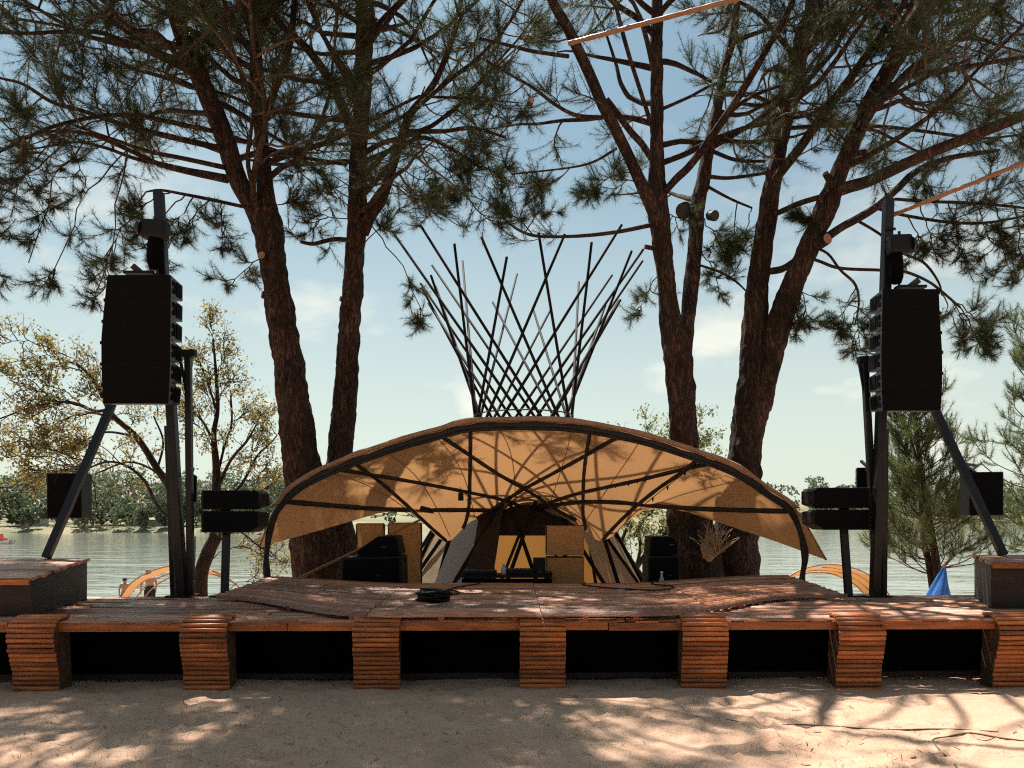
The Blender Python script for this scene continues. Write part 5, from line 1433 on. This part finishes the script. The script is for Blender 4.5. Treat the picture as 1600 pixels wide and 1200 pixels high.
crown_limbs(TD, stemD2, 8, 9.0, 12.0, (2.0, 4.2), (0.5, -0.3)); crown_limbs(TD, stemD, 6, 9.0, 12.0, (1.8, 3.6), (0.2, 0.1))
for o_, t_, Y_ in (((1336, 480), (1330, 520), 12.1), ((1336, 490), (1345, 530), 12.1), ((1330, 450), (1310, 520), 12.2), ((1480, 460), (1520, 510), 12.5), ((1490, 470), (1560, 520), 12.4), ((1470, 450), (1500, 530), 12.6), ((1500, 480), (1540, 540), 12.5),
                   ((1440, 320), (1460, 385), 12.1), ((1420, 335), (1450, 400), 12.4), ((1480, 330), (1500, 390), 12.2), ((1560, 330), (1580, 410), 11.8), ((1590, 330), (1610, 425), 11.7), ((1520, 320), (1545, 370), 12.0), ((1245, 420), (1250, 500), 12.6), ((1235, 430), (1238, 520), 12.6),
                   ((1290, 330), (1270, 350), 12.4), ((1560, 250), (1590, 290), 11.6), ((1450, 260), (1440, 300), 12.3)):
    TD.spray(P(*o_, Y_), P(*t_, Y_ - 0.1), 6, (0.3, 0.65), droop=0.06, twigs=7)
stub(TD, 1284, 378, YD - 0.6, (0.4, -1, 0.1), 0.085, 0.12); stub(TD, 1340, 240, YD - 0.95, (1, -0.4, 0.1), 0.04, 0.12); stub(TD, 1296, 282, YD - 0.8, (-0.7, -0.5, 0.6), 0.045, 0.14); stub(TD, 1210, 190, YD - 0.1, (-0.8, -0.5, 1), 0.03, 0.2)
finish_pine(TD)

# ---- broad-leaved tree at the left bank
YO = 14.5
TO = Tree('broadleaf_tree', 'sparse olive-leaved tree with crooked dark limbs left behind the ladder', None, P(314, 945, YO), 21)
o_main = path_px([(314, 955, 30), (314, 900, 26), (326, 861, 25), (337, 835, 22), (338, 780, 17), (338, 730, 14), (334, 680, 11), (340, 640, 8), (338, 590, 6), (333, 530, 3)], YO)
o_left = path_px([(300, 955, 26), (288, 900, 20), (279, 830, 17), (270, 772, 16), (246, 733, 14), (215, 685, 12), (181, 654, 10), (168, 636, 9), (150, 600, 7), (128, 575, 5), (95, 560, 3)], YO + 0.2, YO - 0.8)
o_b = [path_px(p, YO + a, YO + b) for p, a, b in (
    ([(277, 820, 8), (246, 790, 7), (227, 753, 6), (198, 728, 5), (165, 722, 4), (125, 738, 3)], 0.1, -0.9),
    ([(262, 760, 7), (240, 735, 5), (200, 722, 4), (150, 740, 3)], 0.1, 0.6),
    ([(170, 640, 6), (147, 642, 6), (108, 628, 5), (57, 634, 4), (0, 654, 3), (-50, 670, 2)], -0.6, -1.4),
    ([(180, 655, 5), (140, 645, 4), (97, 657, 3), (50, 690, 2)], -0.5, 0.4),
    ([(205, 680, 5), (160, 676, 4), (110, 700, 3), (60, 715, 2)], -0.4, 0.3),
    ([(338, 700, 7), (318, 660, 5), (300, 640, 4), (285, 600, 3)], 0, 0.5),
    ([(337, 770, 8), (360, 720, 6), (385, 690, 5), (400, 665, 3)], 0, -0.5),
    ([(338, 785, 8), (375, 760, 6), (400, 715, 5), (425, 690, 3), (440, 670, 2)], 0, 0.4),
    ([(336, 760, 6), (350, 700, 5), (362, 660, 4), (360, 610, 3)], 0, 0.4),
    ([(345, 800, 6), (390, 780, 4), (425, 755, 3)], 0, -0.4),
    ([(338, 640, 5), (325, 600, 4), (310, 560, 3)], 0, 0.3),
    ([(335, 850, 5), (370, 830, 4), (400, 850, 3), (425, 870, 2)], 0, -0.5),
    ([(246, 733, 5), (255, 690, 4), (240, 650, 3)], 0, 0.4))]
TO.wood('trunk', [o_main, o_left], 18, 0.06, 0.012, 'bark_oak')
for b in o_b: TO.limb(b, 8, 0.004, 'bark_oak')
for b in [o_main[20:], o_left[24:]] + o_b: TO.along(b, 4.2, (0.3, 0.8), start=0.25, r=0.008, twigs=9, wig=0.35, tl=(0.12, 0.35))
for t_ in ((30, 560), (60, 600), (20, 610), (90, 570), (40, 650), (20, 690), (90, 680), (40, 730), (80, 740), (120, 610), (10, 530), (70, 545), (120, 690), (15, 760), (50, 575), (5, 580), (25, 635), (70, 630), (60, 665), (10, 715), (60, 700), (110, 645), (35, 760), (100, 725), (140, 570)):
    TO.spray(P(t_[0] + 70, t_[1] + 25, YO - 1), P(*t_, YO - 1.2), 5, (0.25, 0.6), r=0.010, twigs=10, tl=(0.1, 0.3))
for t_ in ((300, 560), (330, 510), (365, 590), (320, 610), (385, 640), (400, 690), (300, 660), (420, 650), (350, 550), (285, 620), (420, 730), (440, 870), (425, 905), (390, 855)):
    TO.spray(P(t_[0] * 0.6 + 338 * 0.4, t_[1] + 45, YO), P(*t_, YO + 0.1), 5, (0.25, 0.6), r=0.009, twigs=10, tl=(0.1, 0.3))
TO.twigs('bark_oak'); TO.leaves(per=7, size=(0.035, 0.075), mat='leaf')

# ---- willow-like shrub right of the tower
TS = Tree('broadleaf_shrub', 'green-leaved shrub with dark arching stems right of the pole tower', None, P(985, 905, 17.5) + Vector((0, 0, -0.9)), 31, 'shrub')
TS.base = np.array(TS.root.location)
sh = [path_px(p, 17.5, 17.5 + d) for p, d in (
    ([(985, 960, 12), (990, 900, 11), (1010, 865, 10), (1035, 840, 8), (1055, 800, 6), (1075, 740, 4), (1085, 690, 2)], 0.3),
    ([(982, 960, 10), (975, 900, 9), (968, 860, 7), (985, 810, 5), (1000, 760, 4), (1010, 700, 2)], -0.3),
    ([(990, 900, 8), (1000, 860, 6), (1000, 820, 5), (1025, 790, 3), (1030, 730, 2)], 0.5),
    ([(985, 930, 8), (955, 890, 6), (945, 860, 4), (955, 820, 3)], 0.2),
    ([(990, 930, 8), (1030, 900, 6), (1075, 870, 4), (1100, 840, 3)], 0.4))]
TS.wood('trunk', sh, 8, 0.06, 0.004, 'bark_oak')
for b in sh: TS.along(b, 5.5, (0.3, 0.9), start=0.25, r=0.008, twigs=9, wig=0.3, tl=(0.15, 0.4))
for t_ in ((1010, 665), (1030, 680), (1095, 660), (1060, 670), (1100, 690), (960, 800), (980, 830), (1010, 850), (1040, 830)):
    TS.spray(P(t_[0] * 0.7 + 1000 * 0.3, t_[1] + 60, 17.6), P(*t_, 17.6), 4, (0.25, 0.6), r=0.008, twigs=9, tl=(0.12, 0.35))
TS.twigs('bark_oak'); TS.leaves(per=6, size=(0.04, 0.09), mat='leaf_green')

# ---- young pines at the right bank
def young_pine(label, stems, Y, seed, whorls, spread):
    base = stems[0][0]
    T = Tree('young_pine', label, 'young pines on the right bank', P(base[0], base[1], Y), seed)
    T.base = np.array(T.root.location); T.paths_extra = []; T.dens = 0.9
    paths = [path_px(s_, Y + 0.15 * i) for i, s_ in enumerate(stems)]
    T.wood('trunk', paths, 14, 0.06, 0.012)
    for pth in paths:
        zs = [q[2] for q in pth]; z0, z1 = zs[0] + (zs[-1] - zs[0]) * 0.16, zs[-1]
        for k in range(whorls):
            f = (k + 0.5) / whorls; z = z0 + (z1 - z0) * f; c = at_z(pth, z)
            for j in range(5):
                az = T.rng.uniform(0, 2 * math.pi); d = np.array([math.cos(az), math.sin(az), 0.15 + 0.5 * f])
                T.branch(c, d, T.rng.uniform(0.55, 1.0) * spread * (1.1 - 0.75 * f), 0.012, up=0.10, wig=0.12, twigs=11, start=0.3, tl=(0.15, 0.4))
    T.twigs(curl=0.5); T.needles(per=11, ln=(0.08, 0.15), w=0.0055, mat='needle_pale', curl=0.5, spread=0.6)
    return T
young_pine('bushy young pine with two reddish stems right of the right tower', [[(1468, 960, 17), (1466, 900, 15), (1456, 840, 14), (1446, 775, 12), (1437, 715, 9), (1430, 650, 6), (1428, 595, 3)], [(1462, 960, 14), (1453, 890, 12), (1443, 840, 11), (1440, 790, 9), (1436, 745, 6), (1425, 690, 4), (1400, 640, 2)]], 14.0, 41, 12, 1.5)
young_pine('young pine at the right picture edge with long bare lower boughs', [[(1640, 960, 26), (1637, 850, 22), (1632, 740, 18), (1625, 640, 12), (1618, 560, 7), (1612, 510, 3)]], 14.5, 43, 18, 2.0)
# ------------------------------------------------------------------ the bank behind the stage: bamboo shade hoops, bathers
def hoop(label, cx, Y, zb, halfw, h, cloth_from, cloth_to, mir=1):
    t = thing('shade_hoop', (cx, Y, zb), label, 'shelter', 'small bamboo shade shelters')
    def arc(f, dy, k=1.0):
        a = math.pi * (1 - f); return Vector((cx + math.cos(a) * halfw * k * mir, Y + dy, zb + math.sin(a) ** 0.8 * h * k))
    for dy, k in ((-0.7, 1.0), (-0.35, 0.955), (0.0, 0.91), (0.35, 0.865)):
        m = MB(); m.tube([arc(f, dy, k) for f in np.linspace(0, 1, 25)], 0.022, 6); m.build('lath', M['bamboo'], t, smooth=True)
    for a, b, y0, y1, nm in ((cloth_from, cloth_to, -0.68, 0.37, 'cloth'), (0.04, cloth_from - 0.03, -0.68, -0.5, 'cloth_strip')):
        if b - a < 0.05: continue
        rows = [[arc(a + (b - a) * i / 14, y0 + (y1 - y0) * j / 5, 0.985 - (0.12 if nm == 'cloth' else 0.05) * j / 5) + Vector((0, 0, 0.02 * math.sin(i * 1.3 + j))) for i in range(15)] for j in range(6)]
        m = MB(); m.grid(rows); m.build(nm, M['tancloth'] if nm == 'cloth' else M['canvas'], t, smooth=True)
    m = MB(); q = arc(0.97, -0.7); m.box(q + Vector((0, -0.03, 0.05)), (0.16, 0.08, 0.42)); m.build('end_post', M['rust'], t)
hz0 = gz1(P(298, 882, 25).x, 25)
hoop('bent bamboo shade shelter with tan cloth at the left waterside', P(300, 882, 25).x, 25, hz0, 2.3, P(298, 881, 25).z - hz0, 0.55, 0.97)
hz1 = gz1(P(1285, 880, 25.5).x, 25.5)
hoop('bent bamboo shade shelter with tan cloth at the right waterside', P(1283, 880, 25.5).x, 25.5, hz1, 2.25, P(1283, 880, 25.5).z - hz1, 0.50, 0.97)

def person(label, feet, yaw, pose, shorts=True):
    """one continuous skinned body, about 1.75 m"""
    t = thing('person', feet, label, 'person', 'bathers by the lake')
    J = dict(pelvis=(0, 0, 0.95), waist=(0, 0.01, 1.08), chest=(0, 0.02, 1.28), neck=(0, 0.015, 1.46), head=(0, -0.01, 1.56), crown=(0, -0.01, 1.70),
             hipL=(-0.09, 0, 0.9), kneeL=(-0.1, -0.02, 0.5), ankL=(-0.1, 0.03, 0.08), toeL=(-0.11, -0.14, 0.03), hipR=(0.09, 0, 0.9), kneeR=(0.1, -0.02, 0.5), ankR=(0.1, 0.03, 0.08), toeR=(0.11, -0.14, 0.03),
             shL=(-0.18, 0.02, 1.4), elL=(-0.25, 0.03, 1.12), wrL=(-0.27, -0.04, 0.88), haL=(-0.27, -0.07, 0.79), shR=(0.18, 0.02, 1.4), elR=(0.25, 0.03, 1.12), wrR=(0.27, -0.04, 0.88), haR=(0.27, -0.07, 0.79))
    J.update(pose)
    Rd = dict(pelvis=0.145, waist=0.125, chest=0.15, neck=0.055, head=0.085, crown=0.07, hipL=0.09, hipR=0.09, kneeL=0.06, kneeR=0.06, ankL=0.04, ankR=0.04, toeL=0.032, toeR=0.032, shL=0.065, shR=0.065, elL=0.042, elR=0.042, wrL=0.03, wrR=0.03, haL=0.032, haR=0.032)
    E = [('pelvis', 'waist'), ('waist', 'chest'), ('chest', 'neck'), ('neck', 'head'), ('head', 'crown'), ('chest', 'shL'), ('shL', 'elL'), ('elL', 'wrL'), ('wrL', 'haL'), ('chest', 'shR'), ('shR', 'elR'), ('elR', 'wrR'), ('wrR', 'haR'),
         ('pelvis', 'hipL'), ('hipL', 'kneeL'), ('kneeL', 'ankL'), ('ankL', 'toeL'), ('pelvis', 'hipR'), ('hipR', 'kneeR'), ('kneeR', 'ankR'), ('ankR', 'toeR')]
    # thumbs and fingers
    for s_ in 'LR':
        h = Vector(J['ha' + s_]); w = Vector(J['wr' + s_]); d = (h - w).normalized(); sd2 = Vector((0, -1, 0)) if abs(d.y) < 0.9 else Vector((1, 0, 0))
        for k in range(4):
            J['f%d%s' % (k, s_)] = tuple(h + d * (0.085 - 0.01 * abs(k - 1.3)) + sd2 * (0.028 - 0.018 * k)); Rd['f%d%s' % (k, s_)] = 0.009; E.append(('ha' + s_, 'f%d%s' % (k, s_)))
        J['th' + s_] = tuple(w.lerp(h, 0.6) + sd2 * 0.055 + d * 0.03); Rd['th' + s_] = 0.01; E.append(('ha' + s_, 'th' + s_))
    names = list(J); ix = {n: i for i, n in enumerate(names)}
    Rz = Matrix.Rotation(yaw, 3, 'Z')
    me = bpy.data.meshes.new('body'); me.from_pydata([tuple(Rz @ Vector(J[n])) for n in names], [(ix[a], ix[b]) for a, b in E], []); me.update(); me.materials.append(M['skin'])
    b = link('body', me, t); sk = b.modifiers.new('skin', 'SKIN'); sk.use_smooth_shade = True
    for n in names:
        v = me.skin_vertices[0].data[ix[n]]; v.radius = (Rd[n], Rd[n]); v.use_root = (n == 'pelvis')
    sub = b.modifiers.new('sub', 'SUBSURF'); sub.levels = 1; sub.render_levels = 1
    org = Vector(feet)
    hd = Vector(J['head']) ; cr = Vector(J['crown'])
    m = MB(); c = org + Rz @ (hd.lerp(cr, 0.68) + Vector((0, 0.02, 0)))
    vs_ = []; n1, n2 = 8, 12
    m.lathe(c - Vector((0, 0, 0.09)), [(0.098, 0), (0.106, 0.05), (0.092, 0.11), (0.05, 0.15), (0.01, 0.165)], 12); m.build('hair', M['hair'], t, smooth=True)
    for sx in (-1, 1):
        m = MB(); q = org + Rz @ (hd.lerp(cr, 0.35) + Vector((sx * 0.034, -0.085, 0.0))); m.lathe(q - Vector((0, 0, 0.008)), [(0.002, 0), (0.009, 0.008), (0.002, 0.016)], 6); m.build('eye', M['hair'], t)
        m = MB(); q = org + Rz @ (hd.lerp(cr, 0.3) + Vector((sx * 0.088, 0.01, 0.0))); m.lathe(q - Vector((0, 0, 0.03)), [(0.006, 0), (0.016, 0.03), (0.006, 0.06)], 6); m.build('ear', M['skin'], t)
    if shorts:
        m = MB()
        pv, wa = Vector(J['pelvis']), Vector(J['waist'])
        m.tube([org + Rz @ q for q in (wa, pv.lerp(wa, 0.4), pv, pv - Vector((0, 0, 0.07)))], [0.145, 0.16, 0.168, 0.15], 14)
        for s_ in 'LR':
            h, k = Vector(J['hip' + s_]), Vector(J['knee' + s_]); m.tube([org + Rz @ q for q in (h + Vector((0, 0, 0.02)), h.lerp(k, 0.4), h.lerp(k, 0.72))], [0.112, 0.106, 0.098], 12)
        m.build('shorts', M['shorts'], t, smooth=True)
    return t
fy_ = 29.0; pxm = P(234, 900, fy_)
person('sunburnt bather in black shorts stooping behind the left shade shelter', Vector((pxm.x, fy_, P(234, 893, fy_).z - 1.60)), R(200),
       dict(chest=(0.03, -0.10, 1.26), neck=(0.05, -0.2, 1.41), head=(0.06, -0.25, 1.50), crown=(0.07, -0.30, 1.63), shL=(-0.15, -0.13, 1.37), elL=(-0.22, -0.2, 1.10), wrL=(-0.18, -0.32, 0.9), haL=(-0.17, -0.36, 0.82), shR=(0.21, -0.11, 1.37), elR=(0.3, -0.1, 1.1), wrR=(0.33, -0.2, 0.88), haR=(0.33, -0.24, 0.8)))
fy_ = 37.0; pxm = P(195, 900, fy_)
person('dark-haired bather standing in the water left of the left shelter', Vector((pxm.x, fy_, P(195, 903, fy_).z - 1.70)), R(185), dict(elL=(-0.3, -0.1, 1.15), wrL=(-0.28, -0.3, 1.05), haL=(-0.27, -0.38, 1.02)))

# ------------------------------------------------------------------ the far side: wood, single pale trees, houses, boat
r2 = np.random.default_rng(77)
def clump_cloud(cx, cy, cz, rx, rz, n, size):
    """leaf clumps filling an uneven crown"""
    nl = 9; lob = np.stack([r2.normal(0, 0.42, nl) * rx, r2.normal(0, 0.42, nl) * rx, r2.uniform(-0.7, 0.8, nl) * rz], -1); lr = r2.uniform(0.3, 0.6, nl) * rx
    i = r2.integers(0, nl, n); d = unit(r2.normal(0, 1, (n, 3))); p = lob[i] + d * (lr[i] * r2.uniform(0.6, 1.0, n) ** 0.5)[:, None] * np.array([1, 1, 0.75]) + np.array([cx, cy, cz])
    ax = unit(r2.normal(0, 1, (n, 3))); si = unit(np.cross(ax, r2.normal(0, 1, (n, 3)))); L = r2.uniform(0.5, 1.2, (n, 1)) * size
    return np.stack([p - ax * L, p + si * L * 0.6, p + ax * L, p - si * L * 0.6], 1).reshape(-1, 3)
vs_all = []
def plant(n, x0, x1, d0, d1, h0, h1, npl=260, scale=1.0):
    for k in range(n):
        x = r2.uniform(x0, x1); dd = d0 + (d1 - d0) * r2.random() ** 1.3; y = float(shore_y(x)) + dd
        h = r2.uniform(h0, h1); z = float(far_z(np.array([x]), np.array([y]))[0])
        vs_all.append(clump_cloud(x, y, z + h * 0.55, h * 0.34, h * 0.5, npl, 0.55 * scale))
plant(110, -185, -55, 4, 20, 5, 10, 190); plant(170, -190, -55, 14, 80, 9, 15.5, 190)
plant(40, -60, 60, 14, 80, 6, 10, 160)
plant(250, 110, 430, 5, 80, 11, 21, 150, 2.0)
plant(30, -420, -190, 14, 80, 7, 11, 200, 1.3); plant(30, 430, 700, 14, 80, 8, 14, 200, 1.6)
v = np.concatenate(vs_all)
o = link('far_wood', np_mesh('far_wood', v, np.arange(len(v)).reshape(-1, 4), M['farleaf'])); tag(o, 'far green wood along the opposite lake shore', 'wood', kind='stuff')
# single paler trees and pale trunks by the water on the left
for k, (px, top, w, lab) in enumerate(((35, 772, 5, 'pale round tree on the far left bank near the picture edge'), (140, 770, 5, 'pale slender-stemmed tree on the far bank right of the small loudspeaker'), (172, 762, 7, 'largest pale grey-green tree on the far bank between the tower legs'), (60, 790, 4, 'low pale bush-like tree on the far bank beside the boat'), (250, 770, 4.5, 'pale olive tree on the far bank right of the terrace wall'))):
    Y = 212 + k * 1.5; x = P(px, 800, Y).x; z = float(far_z(np.array([x]), np.array([Y]))[0]); ztop = P(px, top, Y).z; h = ztop - z
    t = thing('far_tree', (x, Y, z), lab, 'tree', 'pale trees on the far bank')
    vv = clump_cloud(0, 0, h * 0.62, w * 0.75, h * 0.36, 420, 0.5)
    link('crown', np_mesh('crown', vv, np.arange(len(vv)).reshape(-1, 4), M['farpale']), t)["kind"] = 'stuff'
    for q in (-0.25, 0.2):
        m = MB(); m.tube([(x + q * w, Y, z - 0.3), (x + q * w * 1.2, Y, z + h * 0.5), (x + q * w * 1.3, Y, z + h * 0.75)], [0.22, 0.15, 0.08], 6); m.build('trunk', M['palebark'], t)
def house(label, px, py, Y, w, h, wallm):
    b = P(px, py, Y); t = thing('house', b, label, 'house')
    m = MB(); m.box(b + Vector((0, 0, h / 2)), (w, w * 0.8, h)); wl = m.build('wall', M[wallm], t)
    m = MB(); e = 0.5; rz = b.z + h
    m.add([(b.x - w / 2 - e, b.y - w * 0.4 - e, rz), (b.x + w / 2 + e, b.y - w * 0.4 - e, rz), (b.x + w / 2 + e, b.y + w * 0.4 + e, rz), (b.x - w / 2 - e, b.y + w * 0.4 + e, rz), (b.x - w / 2 - e, b.y, rz + 1.6), (b.x + w / 2 + e, b.y, rz + 1.6)],
          [(0, 1, 5, 4), (2, 3, 4, 5), (0, 4, 3), (1, 2, 5), (3, 2, 1, 0)]); m.build('roof', M['roof'], t)
    for sx in (-0.28, 0.28):
        m = MB(); m.box(b + Vector((sx * w, -w * 0.4 - 0.02, h * 0.55)), (w * 0.16, 0.06, h * 0.32)); m.build('window', M['windowglass'], t)
    m = MB(); m.box(b + Vector((0, -w * 0.4 - 0.02, h * 0.36)), (w * 0.15, 0.06, h * 0.7)); m.build('door', M['roof'], t)
house('small pale house with red roof among the far trees', 196, 796, 236, 4.6, 4.2, 'white')
house('low pale house on the far terrace by the water', 232, 806, 226, 7.5, 2.6, 'white')
house('low pale shed on the far bank left of the tower leg', 55, 822, 208, 5.0, 2.2, 'white')
a, b = P(196, 817, 206), P(278, 817, 206)
tw = thing('terrace_wall', ((a.x + b.x) / 2, 206.8, a.z - 1), 'long pale terrace wall on the far bank', 'wall')
m = MB(); m.box(((a.x + b.x) / 2, 206.8, a.z - 0.2), (b.x - a.x, 0.6, 1.4)); m.build('wall', M['palebark'], tw)
for k in range(6):
    m = MB(); m.box((a.x + (b.x - a.x) * (k + 0.5) / 6, 206.4, a.z + 1.2), (0.35, 0.35, 1.5)); m.build('pier', M['palebark'], tw)
m = MB(); m.box(((a.x + b.x) / 2, 206.6, a.z + 2.06), (b.x - a.x + 0.5, 0.8, 0.22)); m.build('beam', M['palebark'], tw)

by = 112.0; bx = P(2, 850, by).x; bz = WATER
bo = thing('pedal_boat', (bx, by, bz), 'red and white pedal boat on the lake at the left edge', 'boat')
for k, dy in enumerate((-0.55, 0.55)):
    m = MB(); rows = []
    for i in range(9):
        f = i / 8; x = bx - 1.6 + 3.2 * f; hw = 0.28 * math.sin(math.pi * min(max(f, 0.08), 0.93)) ** 0.5; up = 0.18 * f ** 3
        rows.append([Vector((x, by + dy - hw, bz + 0.42 + up)), Vector((x, by + dy - hw * 0.7, bz - 0.1 + up)), Vector((x, by + dy + hw * 0.7, bz - 0.1 + up)), Vector((x, by + dy + hw, bz + 0.42 + up)), Vector((x, by + dy - hw, bz + 0.42 + up))])
    m.grid(rows); m.build('float_hull', M['white'], bo)
m = MB(); m.box((bx - 0.1, by, bz + 0.48), (2.6, 1.3, 0.1)); m.build('deck', M['red'], bo)
for dx in (-0.7, 0.3):
    m = MB(); m.box((bx + dx, by, bz + 0.68), (0.5, 1.1, 0.3)); s_ = m.build('seat', M['red'], bo); m = MB(); m.bar((bx + dx - 0.25, by, bz + 0.8), (bx + dx - 0.45, by, bz + 1.45), 1.1, 0.08); m.build('backrest', M['red'], bo)

# unseen wood added behind the viewer to hold back low sky light
vs_all = []
for k in range(150):
    x = r2.uniform(-48, 48); y = -r2.uniform(13, 34) - 4 * math.cos(x * 0.06); h = r2.uniform(9, 14)
    vs_all.append(clump_cloud(x, y, h * 0.5, h * 0.27, h * 0.55, 170, 0.6))
v = np.concatenate(vs_all)
tag(link('added_wood', np_mesh('added_wood', v, np.arange(len(v)).reshape(-1, 4), M['farleaf'])), 'added unseen wood shading the stage front from behind the viewer', 'wood', kind='stuff')
